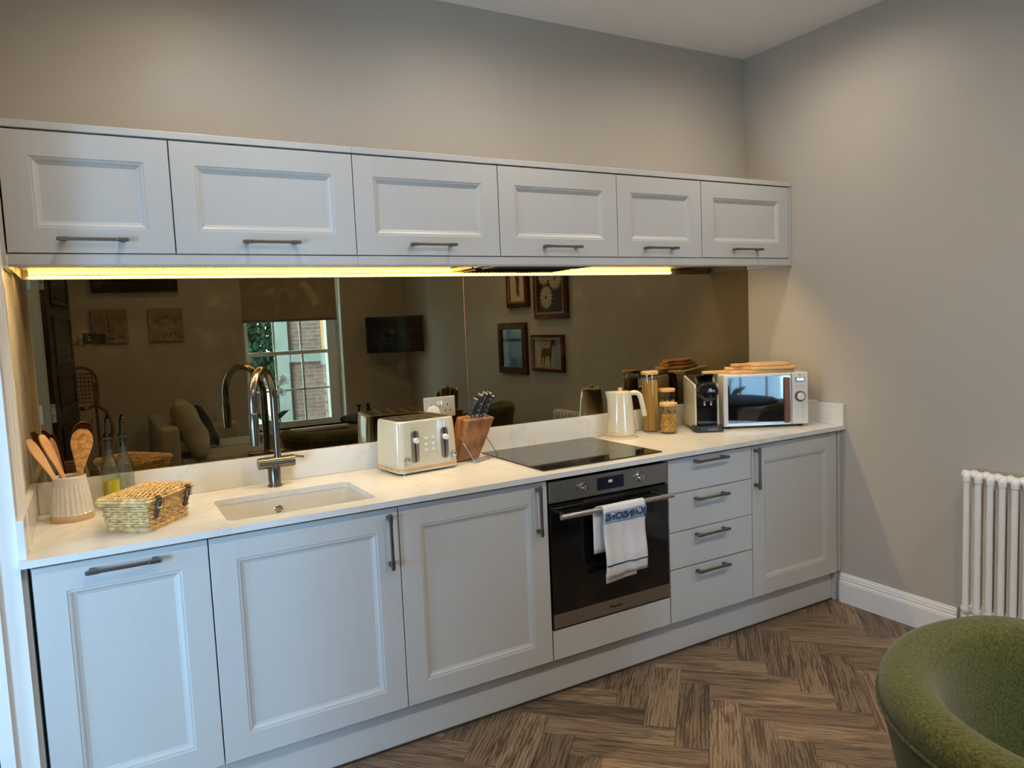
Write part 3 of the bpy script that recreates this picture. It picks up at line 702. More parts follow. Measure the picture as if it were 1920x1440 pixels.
# towel over the handle
def towel():
    o = thing('tea_towel', 'white tea towel with navy stripes and mirrored lettering over the oven rail', 'towel', (1.957, -F-.055, .728))
    prof = []   # (offset along y, z) from front hem over the rail to back hem
    r = .0135
    fr = [(-r-.004-.006*math.sin(i*.5), -.275+i*.275/14) for i in range(14)]
    arc = [(-r*math.cos(a), r*math.sin(a)) for a in [PI*k/10 for k in range(11)]]
    bk = [(r+.001, -i*.175/8) for i in range(1, 9)]
    path = fr+arc+bk; b = NB(); G = []; nx = 16
    for j, (py, pz) in enumerate(path):
        row = []
        for i in range(nx+1):
            u = i/nx; wdt = .208 if j < 25 else .205
            back = j >= 20
            x = -.104+u*wdt-(.028 if back else 0)*min(1, (j-19)/4) + (-.004*(14-j)/14 if j < 14 else 0)*(.5-u)*-1
            wv = .003*math.sin(u*9+j*.25)+.002*math.sin(u*21) if j < 13 else (0 if not back else .001*math.sin(u*8))
            z = pz+(.010*u if j < 13 else 0)*(1-j/13 if j < 13 else 0)
            if j == 0 and .15 < u: z += .0
            row.append(b.verts.new((x, py-wv, z)))
        G.append(row)
    for A_, B_ in zip(G, G[1:]):
        for i in range(nx): b.faces.new((A_[i], A_[i+1], B_[i+1], B_[i]))
    ob = fin('cloth', b, M_towel, o, smooth='all'); md = ob.modifiers.new('s', 'SOLIDIFY'); md.thickness = .003; md.offset = 0
    me = ob.data
    def yf(x, z):   # front surface
        u = (x+.104)/.208; i_ = (z+.275)/.275*14
        return -r-.004-.006*math.sin(i_*.5)-(.003*math.sin(u*9+i_*.25)+.002*math.sin(u*21))-.0040
    def strip(z0, z1, name, mt_, x0=-.103, x1=.103):
        bb_ = NB(); R1 = []; R2 = []
        for i in range(25):
            x = x0+(x1-x0)*i/24
            R1.append(bb_.verts.new((x, yf(x, z0), z0))); R2.append(bb_.verts.new((x, yf(x, z1), z1)))
        for i in range(24): bb_.faces.new((R1[i], R1[i+1], R2[i+1], R2[i]))
        return fin(name, bb_, mt_, ob, smooth='all')
    strip(-.050, -.013, 'pale_band', M_ltblue)
    strip(-.0105, -.0085, 'stripe', M_navy); strip(-.0545, -.0525, 'stripe', M_navy); strip(-.222, -.2165, 'stripe', M_navy)
    t = textmesh('JOHNSONS', .042, .0022, extr=0); xf(t, Matrix.Scale(-1, 4, (1, 0, 0)))
    xs_ = [v.co.x for v in t.verts]; k = .204/(max(xs_)-min(xs_))
    for v in t.verts:
        x, z = v.co.x*k+.001, v.co.y*.92-.0315; v.co = Vector((x, yf(x, z)-.0010, z))
    fin('lettering', t, M_navy, ob)
    b = NB(); box(b, -.130, .070, .0170, .0176, -.100, -.094); fin('stripe', b, M_navy, ob)
    b = NB(); box(b, -.104, -.100, -.030, -.026, -.25, -.03); 
    b.free()
    # lower inner fold showing under the front hem
    b = NB(); G = []
    for j in range(3):
        G.append([b.verts.new((-.098+.15*i/8, -r+.0-.002*math.sin(i), -.255-.014*j-.010*(1-i/8)*(j/2))) for i in range(9)])
    for A_, B_ in zip(G, G[1:]):
        for i in range(8): b.faces.new((A_[i], A_[i+1], B_[i+1], B_[i]))
    ib = fin('inner_fold', b, M_towel, o, smooth='all'); md = ib.modifiers.new('s', 'SOLIDIFY'); md.thickness = .002
    return o
towel()

# hob
hb = thing('hob', 'black glass induction hob set on the worktop over the oven', 'hob', (1.650, -.552, WT+.0005))
fin('glass', bx(0, .592, 0, .515, 0, .005), M_hob, hb, bev=.0015)
b = NB()
for cx, cy, r in ((.15, .14, .09), (.15, .37, .075), (.44, .14, .075), (.44, .37, .09)):
    n = 40
    for r0 in (r,):
        for k in range(n):
            if k % 10 in (0,): continue
            a0, a1 = 2*PI*k/n, 2*PI*(k+1)/n
            b.faces.new([b.verts.new((cx+rr*math.cos(a), cy+rr*math.sin(a), .0053)) for rr, a in ((r0, a0), (r0, a1), (r0-.0012, a1), (r0-.0012, a0))])
for k in range(9): box(b, .17+k*.03, .176+k*.03, .030, .0312, .0051, .0053)
fin('printed_rings', b, M_mark, hb, kind='stuff')

# ------------------------------------------------------------------ tap
tp = thing('tap', 'gunmetal swan-neck mixer tap behind the sink', 'tap', (.750, -.098, WT))
fin('base_ring', lathe([(.027, 0), (.027, .006), (.023, .008)], 28), M_gun, tp, smooth=True)
fin('body', lathe([(.0225, .004), (.0225, .085), (.020, .088), (.0145, .095), (.014, .100)], 28), M_gun, tp, smooth=True)
fin('valve', tube([(-.056, -.002, .090), (.076, .002, .090)], .0215, 24), M_gun, tp, smooth=True)
fin('lever', tube([(.060, .002, .106), (.078, .002, .104), (.112, -.004, .098)], .0042, 8), M_gun, tp, smooth=True)
P0 = Vector((.016, 0, .085)); P1 = Vector((-.095, -.195, 0)); R_ = (Vector((P1.x, P1.y, 0))-Vector((P0.x, 0, 0))).length/2
dv = (Vector((P1.x-P0.x, P1.y, 0))).normalized(); zc = .455-R_-.012
pts = [Vector((P0.x, 0, .085+k*(zc-.085)/8)) for k in range(8)]
for k in range(25):
    a = PI-PI*k/24; pts.append(Vector((P0.x, 0, 0))+dv*(R_+R_*math.cos(a))+Vector((0, 0, zc+R_*math.sin(a))))
end = Vector((P0.x, 0, 0))+dv*2*R_
for k in range(1, 5): pts.append(end+Vector((0, 0, zc-k*(zc-.300)/4)))
fin('spout', tube(pts, .0135, 18), M_gun, tp, smooth=True)
fin('spray_head', tube([end+Vector((0, 0, .302)), end+Vector((0, 0, .298)), end+Vector((0, 0, .25)), end+Vector((0, 0, .190))], [.0135, .0155, .0165, .0155], 20), M_gun, tp, smooth=True)

# ------------------------------------------------------------------ socket and plug on the mirror
so = thing('wall_socket', 'steel double wall socket on the mirror behind the toaster', 'socket', (1.401, MY, 1.070))
fp = fin('faceplate', rbox(0, .146, -.004, 0, 0, .088, .0015, 1), M_sat, so)
for x in (.066, .080): fin('rocker', bx(x-.004, x+.004, -.008, -.004, .052, .070), M_white, fp, bev=.001)
for cx in (.036, .110):
    b = NB(); box(b, cx-.002, cx+.002, -.0046, -.004, .048, .057); box(b, cx-.0145, cx-.0075, -.0046, -.004, .026, .030); box(b, cx+.0075, cx+.0145, -.0046, -.004, .026, .030)
    fin('pin_holes', b, M_dark, fp)
pg = thing('plug', 'white three-pin plug pushed into the left half of the wall socket', 'plug', (1.437, MY-.0045, 1.095))
b = NB(); n = 10
prism([(-.026, -.028), (.026, -.028), (.027, .004), (.020, .020), (.008, .028), (-.008, .028), (-.020, .020), (-.027, .004)], 0, .024, b, lambda a, b_, c: (a, -c, b_))
fin('body', b, M_white, pg, bev=.003)
fin('cord', tube(bez([(0, -.020, -.027), (.0, -.022, -.06), (.02, -.025, -.12), (.03, -.03, -.19)], 6), .0035, 8), M_white, pg, smooth=True)

# ------------------------------------------------------------------ toaster
to_ = thing('toaster', 'cream ribbed four-slice toaster beside the tap', 'toaster', (1.303, -.146, WT), math.radians(6))
hx, hy = .134, .107
def ribbed(hx, hy, r, z0, z1, taper, amp=.0012, top=True):
    b = NB(); rows = []
    base = rrect(-hx, hx, -hy, hy, r, 10); pts = []
    n = len(base)
    for i in range(n):
        p, q = Vector(base[i]), Vector(base[(i+1) % n]); L_ = (q-p).length; m_ = max(1, int(L_/.0035))
        for k in range(m_): pts.append(p.lerp(q, k/m_))
    n = len(pts)
    for z, sc, am in ((z0, 1, 0), (z0+.004, 1.0, amp), (z0+(z1-z0)*.5, 1-taper*.4, amp), (z1-.012, 1-taper, amp), (z1-.004, 1-taper-.01, 0), (z1, 1-taper-.04, 0)):
        row = []
        for i, p in enumerate(pts):
            k = am if i % 2 else 0
            nv = p.normalized(); row.append(b.verts.new((p.x*sc-nv.x*k, p.y*sc-nv.y*k, z)))
        rows.append(row)
    for A_, B_ in zip(rows, rows[1:]):
        for i in range(n): b.faces.new((A_[i], A_[(i+1) % n], B_[(i+1) % n], B_[i]))
    b.faces.new(rows[0])
    if top: b.faces.new(rows[-1])
    return b
fin('shell', ribbed(hx, hy, .030, .026, .208, .05), M_cream, to_)
fin('wood_band', prism(rrect(-hx-.001, hx+.001, -hy-.001, hy+.001, .031, 8), .018, .027), M_oak, to_)
fin('base', prism(rrect(-hx, hx, -hy, hy, .030, 8), .008, .018), M_cream, to_, bev=.002)
for x, y in ((-.1, -.08), (.1, -.08), (-.1, .08), (.1, .08)): fin('foot', lathe([(.008, 0), (.008, .010)], 12, x, y), M_ssl, to_, smooth=True)
fin('top_plate', prism(rrect(-.118, .118, -.088, .088, .02, 6), .206, .2095), M_ss, to_)
for x in (-.087, -.030, .030, .087): fin('slot', bx(x-.0215, x+.0215, -.078, .078, .2085, .2105), M_dark, to_)
fy = -hy*.965
for cx in (-.062, .070):
    out = []
    for sgn, cz in ((1, .155), (-1, .060)):
        for k in range(9): a = PI*k/8; out.append((cx+.016*math.cos(a)*sgn, cz+.016*math.sin(a)*sgn))
    s_ = fin('lever_track', prism(out, 0, .004, None, lambda a, b_, c: (a, fy-.001-c, b_)), M_ss, to_, bev=.001)
    fin('track_slot', bx(cx-.0035, cx+.0035, fy-.0056, fy-.005, .050, .168), M_dark, s_)
    b = lathe([(.011, 0), (.011, .014), (.009, .016)], 20); xf(b, T(cx+.001, fy-.006, .132) @ Matrix.Rotation(PI/2, 4, 'X')); fin('lever', b, M_white, to_, smooth=True)
    kx = cx-.040 if cx < 0 else cx+.036
    b = lathe([(.013, 0), (.013, .008), (.011, .008), (.010, .016), (.008, .017)], 22); xf(b, T(kx, fy-.002, .058) @ Matrix.Rotation(PI/2, 4, 'X')); fin('dial', b, M_ssl, to_, smooth=True)
for cx in (-.012, .020):
    for z in (.090, .112, .134):
        b = lathe([(.0065, 0), (.0065, .003), (.005, .004)], 16); xf(b, T(cx, fy-.001, z) @ Matrix.Rotation(PI/2, 4, 'X')); fin('button', b, M_white, to_, smooth=True)

# ------------------------------------------------------------------ knife block, knives, wire stand
kb = thing('knife_block', 'brown wooden knife block leaning forward right of the toaster', 'knife block', (1.528, -.112, WT+.004), math.radians(12))
hw_, ht_ = .066, .038; sh = Vector((.030, -.050, 0)); H_ = .178
b = NB(); lo = [(-hw_, -ht_), (hw_*.8, -ht_), (hw_*.8, ht_), (-hw_, ht_)]
A_ = [b.verts.new((x, y, 0)) for x, y in lo]; B_ = [b.verts.new((x*1.05+sh.x+.006, y*1.1+sh.y, H_+(.006 if y > 0 else -.006))) for x, y in ((-hw_, -ht_), (hw_, -ht_), (hw_, ht_), (-hw_, ht_))]
b.faces.new(A_); b.faces.new(B_)
for i in range(4): b.faces.new((A_[i], A_[(i+1) % 4], B_[(i+1) % 4], B_[i]))
fin('block', b, M_acac, kb, bev=.004)
kb_mat = T(1.528, -.112, WT+.004) @ Matrix.Rotation(math.radians(12), 4, 'Z')
ldir = Vector((.26, -.40, .88)).normalized()
kn0 = None; KN = ['leftmost and lowest', 'second from the left', 'middle', 'fourth from the left', 'rightmost']
for i in range(5):
    base = kb_mat @ Vector((-.034+i*.021+sh.x, sh.y+.004*(i % 2), H_+.002))
    if kn0 is None:
        k = thing('knife', '', 'knife')
        z = Vector((0, 0, 1))
        fin('bolster', rbox(-.007, .007, -.010, .010, -.003, .012, .002, 1), M_chr, k)
        h = NB(); pr = [(-.011, .012), (-.010, .05), (-.009, .075), (-.012, .098), (-.008, .108), (.008, .108), (.014, .100), (.011, .07), (.012, .04), (.011, .012)]
        prism(pr, -.0065, .0065, h, lambda a, b_, c: (c, a, b_)); hdl = fin('knife_handle', h, M_blkm, k, bev=.003)
        fin('pommel', rbox(-.0068, .0068, -.010, .013, .106, .117, .003, 2), M_chr, k)
        for zz in (.03, .06, .09): fin('rivet', tube([(-.0072, 0, zz), (.0072, 0, zz)], .0022, 8), M_chr, hdl)
        kn0 = k; o = k
    else: o = copy_tree(kn0)
    o.location = base+ldir*.002; q = ldir.to_track_quat('Z', 'Y'); o.rotation_euler = (q.to_matrix().to_4x4() @ Matrix.Rotation(.25, 4, 'Z')).to_euler()
    sc_ = (.80, .95, 1, 1, .86)[i]; o.scale = (1, 1, sc_)
    o['label'] = 'black-handled knife in the wooden block, %s of the five' % KN[i]; o['group'] = 'knives in the wooden block'
ws = thing('wire_stand', 'chrome wire stand propping the front of the knife block', 'stand', (1.590, -.155, WT), math.radians(28))
r = .0018
fin('front_rod', tube([(-.085, -.03, r), (.085, -.03, r)], r, 8), M_chr, ws); fin('back_rod', tube([(-.085, .012, r), (.085, .012, r)], r, 8), M_chr, ws)
for k in range(12): x = -.08+k*.0145; fin('rung', tube([(x, -.03, r+.001), (x, .012, r+.001)], .0013, 6), M_chr, ws)
for x in (-.085, .085): fin('upright', tube([(x, -.03, r), (x*1.0-.01, .024, .088), (x-.012, .034, .112)], r*1.2, 8), M_chr, ws, smooth=True)

# ------------------------------------------------------------------ utensil crock
cr = thing('utensil_crock', 'ribbed cream stoneware crock holding wooden utensils', 'pot', (.099, -.155, WT))
n = 96; b = NB(); rows = []
for r, z, am in ((.052, 0, 0), (.0625, 0, 0), (.063, .012, 0), (.0615, .022, 0), (.061, .025, .0016), (.055, .080, .0016), (.0505, .112, .0016), (.0490, .116, 0), (.0475, .140, 0), (.0455, .142, 0), (.0435, .139, 0), (.055, .01, 0)):
    rows.append([b.verts.new(((r-(am if (i//2) % 2 else 0))*math.cos(2*PI*i/n), (r-(am if (i//2) % 2 else 0))*math.sin(2*PI*i/n), z)) for i in range(n)])
for A_, B_ in zip(rows, rows[1:]):
    for i in range(n): b.faces.new((A_[i], A_[(i+1) % n], B_[(i+1) % n], B_[i]))
b.faces.new(rows[0]); b.faces.new(rows[-1]); ob = fin('body', b, [M_crock, M_clay], cr)
for f in ob.data.polygons:
    if f.center.z < .020 and (f.center.x**2+f.center.y**2) > .058**2: f.material_index = 1
def utensil(name, label, base, tip, roll_, outline, mt, thick=.006):
    """outline: list of (half width, dist along) from base to tip"""
    o = thing(name, label, 'utensil', base, 0, 'wooden utensils in the crock')
    d_ = (Vector(tip)-Vector(base)); Lg = d_.length; b = NB(); pts = []
    L_ = [(p_.x, p_.y) for p_ in bez([(w_, t_*Lg, 0) for w_, t_ in outline], 5)]+[(outline[-1][0]*.5, Lg*1.006)]
    pts = [(w_, l_) for w_, l_ in L_]+[(-w_, l_) for w_, l_ in reversed(L_)]
    prism(pts, -thick/2, thick/2, b, lambda a, b_, c: (a, c, b_))
    zz = d_.normalized(); xx = (RT-zz*RT.dot(zz)).normalized(); yy = zz.cross(xx)
    xf(b, Matrix((xx, yy, zz)).transposed().to_4x4() @ Matrix.Rotation(roll_, 4, 'Z'))
    fin('handle_and_blade', b, mt, o, bev=thick*.35); return o
C0 = Vector((.099, -.155, WT+.012))
utensil('wooden_spoon', 'broad olive wood spoon with dark swirling grain, upright in the crock', C0+Vector((.012, -.002, 0)), (.148, -.130, 1.176), .1,
        [(.004, 0), (.0065, .05), (.008, .45), (.011, .55), (.020, .66), (.030, .78), (.033, .87), (.027, .95), (.014, 1.0)], M_olive, .009)
utensil('wooden_spatula', 'light wooden spatula leaning furthest left out of the crock', C0+Vector((.02, -.015, 0)), (-.004, -.120, 1.158), .9,
        [(.004, 0), (.006, .3), (.008, .55), (.013, .75), (.014, .9), (.008, 1.0)], M_bam, .007)
utensil('wooden_spatula', 'light wooden spatula behind the furthest left one in the crock', C0+Vector((.028, .004, 0)), (.030, -.085, 1.165), 1.2,
        [(.004, 0), (.006, .3), (.008, .55), (.014, .75), (.015, .92), (.009, 1.0)], M_bam, .007)
utensil('wooden_spoon', 'dark wooden spoon handle at the back of the crock', C0+Vector((.006, .028, 0)), (.055, -.062, 1.150), 1.3,
        [(.004, 0), (.005, .3), (.007, .55), (.011, .75), (.012, .92), (.006, 1.0)], M_acac, .007)

# ------------------------------------------------------------------ oil bottles
def bottle(loc, label, oil):
    o = thing('oil_bottle', label, 'bottle', loc, 0, 'glass pouring bottles by the mirror')
    pr = [(.0262, 0), (.0275, .004), (.0275, .135), (.024, .152), (.014, .168), (.0115, .180), (.0115, .222), (.0145, .224), (.0145, .232), (.0105, .232), (.0095, .180), (.0125, .167), (.022, .151), (.0255, .133), (.0255, .006), (.001, .005)]
    fin('glass', lathe(pr, 28), M_bottle, o, smooth=True)
    fin('stopper', lathe([(.0098, .205), (.0098, .232), (.013, .234), (.013, .240), (.006, .244)], 20), M_blkm, o, smooth=True)
    fin('pourer', tube([(0, 0, .240), (0, -.001, .262), (.002, -.004, .288), (.006, -.010, .305)], [.0065, .005, .0055, .0045], 12), M_blkm, o, smooth=True)
    if oil: fin('oil', lathe([(.001, .006), (.0252, .0065), (.0252, .098), (.001, .098)], 28), M_oil, o, smooth=True)
    return o
bottle((.217, -.075, WT), 'clear glass pouring bottle half full of yellow oil', True)
bottle((.262, -.052, WT), 'empty clear glass pouring bottle with a black spout', False)

# ------------------------------------------------------------------ wicker hamper
ha = thing('wicker_hamper', 'small lidded wicker hamper with two black leather straps', 'basket', (.306, -.385, WT), math.radians(52))
bw, bd, tw, td, hh = .098, .067, .122, .086, .096
def weave_ring(hx, hy, z, r, phase, amp, n=96, bm=None):
    pts = []
    base = rrect(-hx, hx, -hy, hy, .012, 4); per = []
    m_ = len(base)
    for i in range(m_):
        p, q = Vector(base[i]), Vector(base[(i+1) % m_]); per.append((p, q, (q-p).length))
    tot = sum(x[2] for x in per); 
    for k in range(n):
        d_ = tot*k/n; j = 0
        while d_ > per[j][2]: d_ -= per[j][2]; j = (j+1) % m_
        p = per[j][0].lerp(per[j][1], d_/max(per[j][2], 1e-9)); t_ = (per[j][1]-per[j][0]).normalized(); nn = Vector((t_.y, -t_.x))
        s_ = math.sin(k*PI/3+phase); p = p+nn*amp*s_
        pts.append((p.x, p.y, z))
    return tube(pts, r, 5, bm, closed=True)
b = NB(); nr = 11
for k in range(nr):
    f_ = k/(nr-1); weave_ring(bw+(tw-.008-bw)*f_, bd+(td-.008-bd)*f_, .006+f_*(hh-.018), .0041, PI*(k % 2), .0026, 120, b)
fin('woven_sides', b, M_wick, ha, smooth='all', kind='stuff')
b = NB()
for k in range(56):
    base_lo = rrect(-bw, bw, -bd, bd, .012, 4); 
    t_ = k/56; 
    def pp(hx, hy):
        per = 4*(hx+hy); d_ = t_*per
        for (x0, y0, x1, y1) in ((-hx, -hy, hx, -hy), (hx, -hy, hx, hy), (hx, hy, -hx, hy), (-hx, hy, -hx, -hy)):
            l = abs(x1-x0)+abs(y1-y0)
            if d_ <= l: return x0+(x1-x0)*d_/l, y0+(y1-y0)*d_/l
            d_ -= l
        return -hx, -hy
    x, y = pp(bw-.002, bd-.002); x2, y2 = pp(tw-.012, td-.012); tube([(x, y, .002), (x2, y2, hh-.008)], .0028, 5, b)
fin('stakes', b, M_wick, ha, kind='stuff')
b = NB()
for z, e, rr in ((.004, .003, .0045), (.010, .005, .004)): weave_ring(bw+e, bd+e, z, rr, 0, .001, 60, b)
for z, e, rr in ((hh-.010, -.004, .004),): weave_ring(tw+e, td+e, z, rr, 0, .001, 60, b)
fin('rim', b, M_wick, ha, smooth='all')
fin('lining', bx(-bw+.004, bw-.004, -bd+.004, bd-.004, .004, hh-.012), M_dkwood, ha)
b = NB(); weave_ring(tw, td, hh-.001, .005, 0, .001, 60, b); weave_ring(tw-.004, td-.004, hh+.006, .0045, 0, .001, 60, b)
lid = fin('lid_rim', b, M_wick, ha, smooth='all')
b = NB(); nrow = 25
for k in range(nrow):
    y = -td+.009+(2*td-.018)*k/(nrow-1); pts = []
    for j in range(41):
        x = -tw+.004+(2*tw-.008)*j/40; dome = .012*(1-(x/tw)**2)*(1-(y/td)**2)
        pts.append((x, y, hh+.003+dome+.0028*math.sin(j*PI/4+PI*(k % 2))))
    tube(pts, .0036, 5, b)
fin('woven_lid', b, M_wick, ha, smooth='all', kind='stuff')
b = NB()
for k in range(11):
    x = -tw+.008+(2*tw-.016)*k/10; tube([(x, y_, hh+.002+.012*(1-(x/tw)**2)*(1-(y_/td)**2)) for y_ in [-td+.006+(2*td-.012)*q/8 for q in range(9)]], .0028, 5, b)
fin('lid_stakes', b, M_wick, ha, kind='stuff')
for x in (-.075, .075):
    b = NB(); pth = [(-td+.025, hh+.008), (-td-.002, hh+.009), (-td-.010, hh+.001), (-td-.008, hh-.016), (-td-.0, hh-.034), (-td+.008, hh-.060)]
    A_ = []
    for (y, z) in pth: A_.append((b.verts.new((x-.009, y, z)), b.verts.new((x+.009, y, z))))
    for p, q in zip(A_, A_[1:]): b.faces.new((p[0], p[1], q[1], q[0]))
    s_ = fin('strap', b, M_leather, ha); md = s_.modifiers.new('s', 'SOLIDIFY'); md.thickness = .003
    q = tube([(x-.013, -td-.012, hh-.004), (x+.013, -td-.012, hh-.004), (x+.013, -td-.008, hh-.026), (x-.013, -td-.008, hh-.026)], .0014, 6, closed=True)
    fin('buckle', q, M_chr, s_)

# ------------------------------------------------------------------ kettle
ke = thing('kettle', 'tall cream ribbed kettle with a wooden base ring', 'kettle', (2.363, -.125, WT), math.radians(-28)); ke.scale = (1.07, 1.07, 1)
b = NB(); rows = []; n = 88
for r, z, am in ((.064, .032, 0), (.0645, .035, 0), (.0635, .042, .0012), (.058, .11, .0012), (.0515, .180, .0012), (.0485, .205, 0), (.047, .218, 0), (.042, .220, 0)):
    row = []
    for i in range(n):
        a = 2*PI*i/n; rr = r-(am if i % 2 else 0)
        sp_ = max(0, (z-.150)/.07)*max(0, math.cos(a-PI))**14*.022
        row.append(b.verts.new(((rr+sp_)*math.cos(a), (rr+sp_)*math.sin(a), z+(.004 if z > .2 and abs(a-PI) < .4 else 0))))
    rows.append(row)
for A_, B_ in zip(rows, rows[1:]):
    for i in range(n): b.faces.new((A_[i], A_[(i+1) % n], B_[(i+1) % n], B_[i]))
b.faces.new(rows[0]); b.faces.new(rows[-1]); fin('jug', b, M_cream, ke, smooth=True)
fin('wood_ring', lathe([(.065, .006), (.0675, .008), (.0675, .020), (.065, .022)], 48), M_clay, ke, smooth=True)
fin('power_base', lathe([(.069, 0), (.070, .003), (.068, .008), (.06, .009)], 40), M_cream, ke, smooth=True)
fin('collar', lathe([(.064, .022), (.064, .033)], 40), M_cream, ke, smooth=True)
fin('lid', lathe([(.040, .2195), (.040, .2225), (.03, .2245), (.002, .225)], 32), M_cream, ke, smooth=True)
fin('lid_knob', lathe([(.009, .224), (.008, .234), (.010, .238), (.001, .239)], 20), M_oak, ke, smooth=True)
hp = bez([(.040, 0, .208), (.066, 0, .212), (.086, 0, .198), (.095, 0, .165), (.102, 0, .130), (.106, 0, .098)], 6)
fin('handle', tube(hp, [.012]*6+[.0115]*(len(hp)-7)+[.008], 14), M_cream, ke, smooth=True)
fin('cord_stub', tube([(.068, .0, .006), (.08, .01, .004), (.085, .03, .003)], .003, 8), M_white, ke)

# ------------------------------------------------------------------ storage jars
def jar(loc, h, r, label, fill):
    o = thing('storage_jar', label, 'jar', loc, 0, 'glass storage jars with wooden lids')
    fin('glass', lathe([(r-.004, 0), (r, .004), (r, h-.016), (r-.0022, h-.016), (r-.0025, .006), (.001, .005)], 36), M_glass, o, smooth=True)
    fin('lid', lathe([(r-.001, h-.015), (r+.001, h-.013), (r+.001, h-.002), (r-.001, h), (.001, h)], 36), M_oak, o, smooth=True)
    fin('seal', lathe([(r-.003, h-.024), (r-.003, h-.015)], 30), M_glass, o, smooth=True)
    rnd = random.Random(int(h*1000)); b = NB()
    if fill == 'spaghetti':
        for k in range(150):
            a = rnd.random()*2*PI; rr = (r-.006)*math.sqrt(rnd.uniform(.2, 1)); a2 = a+rnd.uniform(-.25, .25)
            tube([(rr*math.cos(a), rr*math.sin(a), .006), (rr*math.cos(a2), rr*math.sin(a2), h-.045+rnd.uniform(-.006, .004))], .0016, 5, b)
        lathe([(r*.62, .006), (r*.62, h-.05)], 16, bm=b); fin('spaghetti', b, M_spag, o, kind='stuff')
    else:
        top = h*.62 if fill == 'twists' else h*.70
        for k in range(420):
            rr = (r-.010)*math.sqrt(rnd.uniform(.25, 1)); a = rnd.random()*2*PI; c = Vector((rr*math.cos(a), rr*math.sin(a), .012+rnd.random()*(top-.012)))
            u = Vector((rnd.gauss(0, 1), rnd.gauss(0, 1), rnd.gauss(0, .7))).normalized(); v = u.orthogonal().normalized()
            ps = []
            for q in range(6):
                t_ = PI*1.4*q/5; p_ = c+(u*math.cos(t_)+v*math.sin(t_))*.006+u.cross(v)*(q-2.5)*.0012
                d2 = math.hypot(p_.x, p_.y)
                if d2 > r-.0055: p_.x *= (r-.0055)/d2; p_.y *= (r-.0055)/d2
                p_.z = max(p_.z, .009); ps.append(p_)
            tube(ps, .0020, 4, b)
        lathe([(r*.5, .006), (r*.5, top*.85)], 12, bm=b)
        fin('pasta', b, M_pasta, o, kind='stuff')
    return o
jar((2.582, -.082, WT), .300, .0425, 'tallest glass jar, full of spaghetti, behind the kettle', 'spaghetti')
jar((2.672, -.100, WT), .208, .0425, 'middle-height glass jar of pasta, standing behind the short jar', 'shells')
jar((2.603, -.190, WT), .150, .0425, 'shortest glass jar of pasta twists, front of the three', 'twists')

# ------------------------------------------------------------------ coffee machine
cm = thing('coffee_machine', 'black and cream capsule coffee machine with a round head', 'coffee machine', (2.762, -.300, WT), math.radians(-28))
# local: x right, y back, z up ; front at y=0
def side_panel(x0, x1):
    pr = [(.052, .012), (.030, .03), (.030, .215), (.036, .230), (.225, .262), (.240, .255), (.240, .040), (.215, .012)]
    return prism(pr, x0, x1, None, lambda a, b_, c: (c, a, b_))
fin('body', prism([(.035, .010), (.035, .236), (.07, .262), (.228, .265), (.228, .010)], -.050, .050, None, lambda a, b_, c: (c, a, b_)), M_blkm, cm, bev=.004)
fin('side_panel', side_panel(-.060, -.050), M_cream, cm, bev=.004, label='cream side panel'); fin('side_panel', side_panel(.050, .060), M_cream, cm, bev=.004)
fin('front_recess', bx(-.047, .047, .030, .036, .03, .16), M_blk, cm)
b = NB(); n = 40
prof_ = [(.0, -.012), (.035, -.011), (.046, -.006), (.050, .004), (.050, .05)]
rings = [[b.verts.new((r_*math.cos(2*PI*k/n), y_, .196+r_*math.sin(2*PI*k/n))) for k in range(n)] for r_, y_ in prof_[1:]]
for A_, B_ in zip(rings, rings[1:]):
    for i in range(n): b.faces.new((A_[i], A_[(i+1) % n], B_[(i+1) % n], B_[i]))
b.faces.new(rings[0]); b.faces.new(rings[-1]); hd_ = fin('head', b, M_blk, cm, smooth=True)
t = textmesh("L'OR", .017, .0003); fin('emblem', xf(t, T(.010, -.0118, .200) @ XZ), M_print, hd_)
b = NB(); pr = rrect(-.040, .040, .0, .11, .030, 6); prism(pr, 0, .010, b); xf(b, T(0, 0, .262) @ Matrix.Rotation(math.radians(-14), 4, 'X') @ T(0, -.002, .012))
fin('lever', b, M_blk, cm, bev=.003)
for x in (-.016, .016): fin('nozzle', lathe([(.005, .128), (.006, .132), (.006, .150)], 14, x, .018), M_chr, cm, smooth=True)
tray = fin('drip_tray', prism(rrect(-.070, .070, -.020, .075, .022, 6), 0, .030), M_blkm, cm, bev=.004)
fin('drip_grid', prism(rrect(-.058, .058, -.012, .03, .015, 6), .030, .032), M_blk, tray)
t = textmesh('BARISTA', .012, .0002); fin('brand_lettering', xf(t, T(.012, -.0206, .015) @ XZ), M_print, tray)
fin('water_tank', prism(rrect(-.045, .045, .228, .250, .008, 4), .02, .23), M_blkm, cm)

# ------------------------------------------------------------------ microwave and boards
MWA = math.radians(-29.5); mwp = Vector((2.866, -.294, WT))
mw = thing('microwave', 'cream microwave with a wooden door handle in the corner', 'microwave', mwp, MWA)
ww, dd, z0, z1 = .418, .226, .012, .268
fin('body', rbox(0, ww, .012, dd, z0, z1, .006, 2), M_white, mw)
front = fin('door', rbox(0, ww*.80, 0, .014, z0, z1, .004, 2), M_white, mw)
fin('door_glass', prism(rrect(.022, ww*.80-.006, z0+.018, z1-.014, .010, 5), 0, .0016, None, lambda a, b_, c: (a, -.0016+c, b_)), M_refl, front)
fin('bottom_strip', bx(.012, ww*.79, -.0018, 0, z0+.002, z0+.016), M_ssl, front)
fin('handle', rbox(ww*.80-.038, ww*.80-.010, -.016, .0, z0+.010, z1-.022, .006, 2), M_waln, front, label='walnut door handle')
cpn = fin('control_panel', rbox(ww*.80+.001, ww, -.001, .014, z0, z1, .006, 2), M_white, mw)
pcx = ww*.90
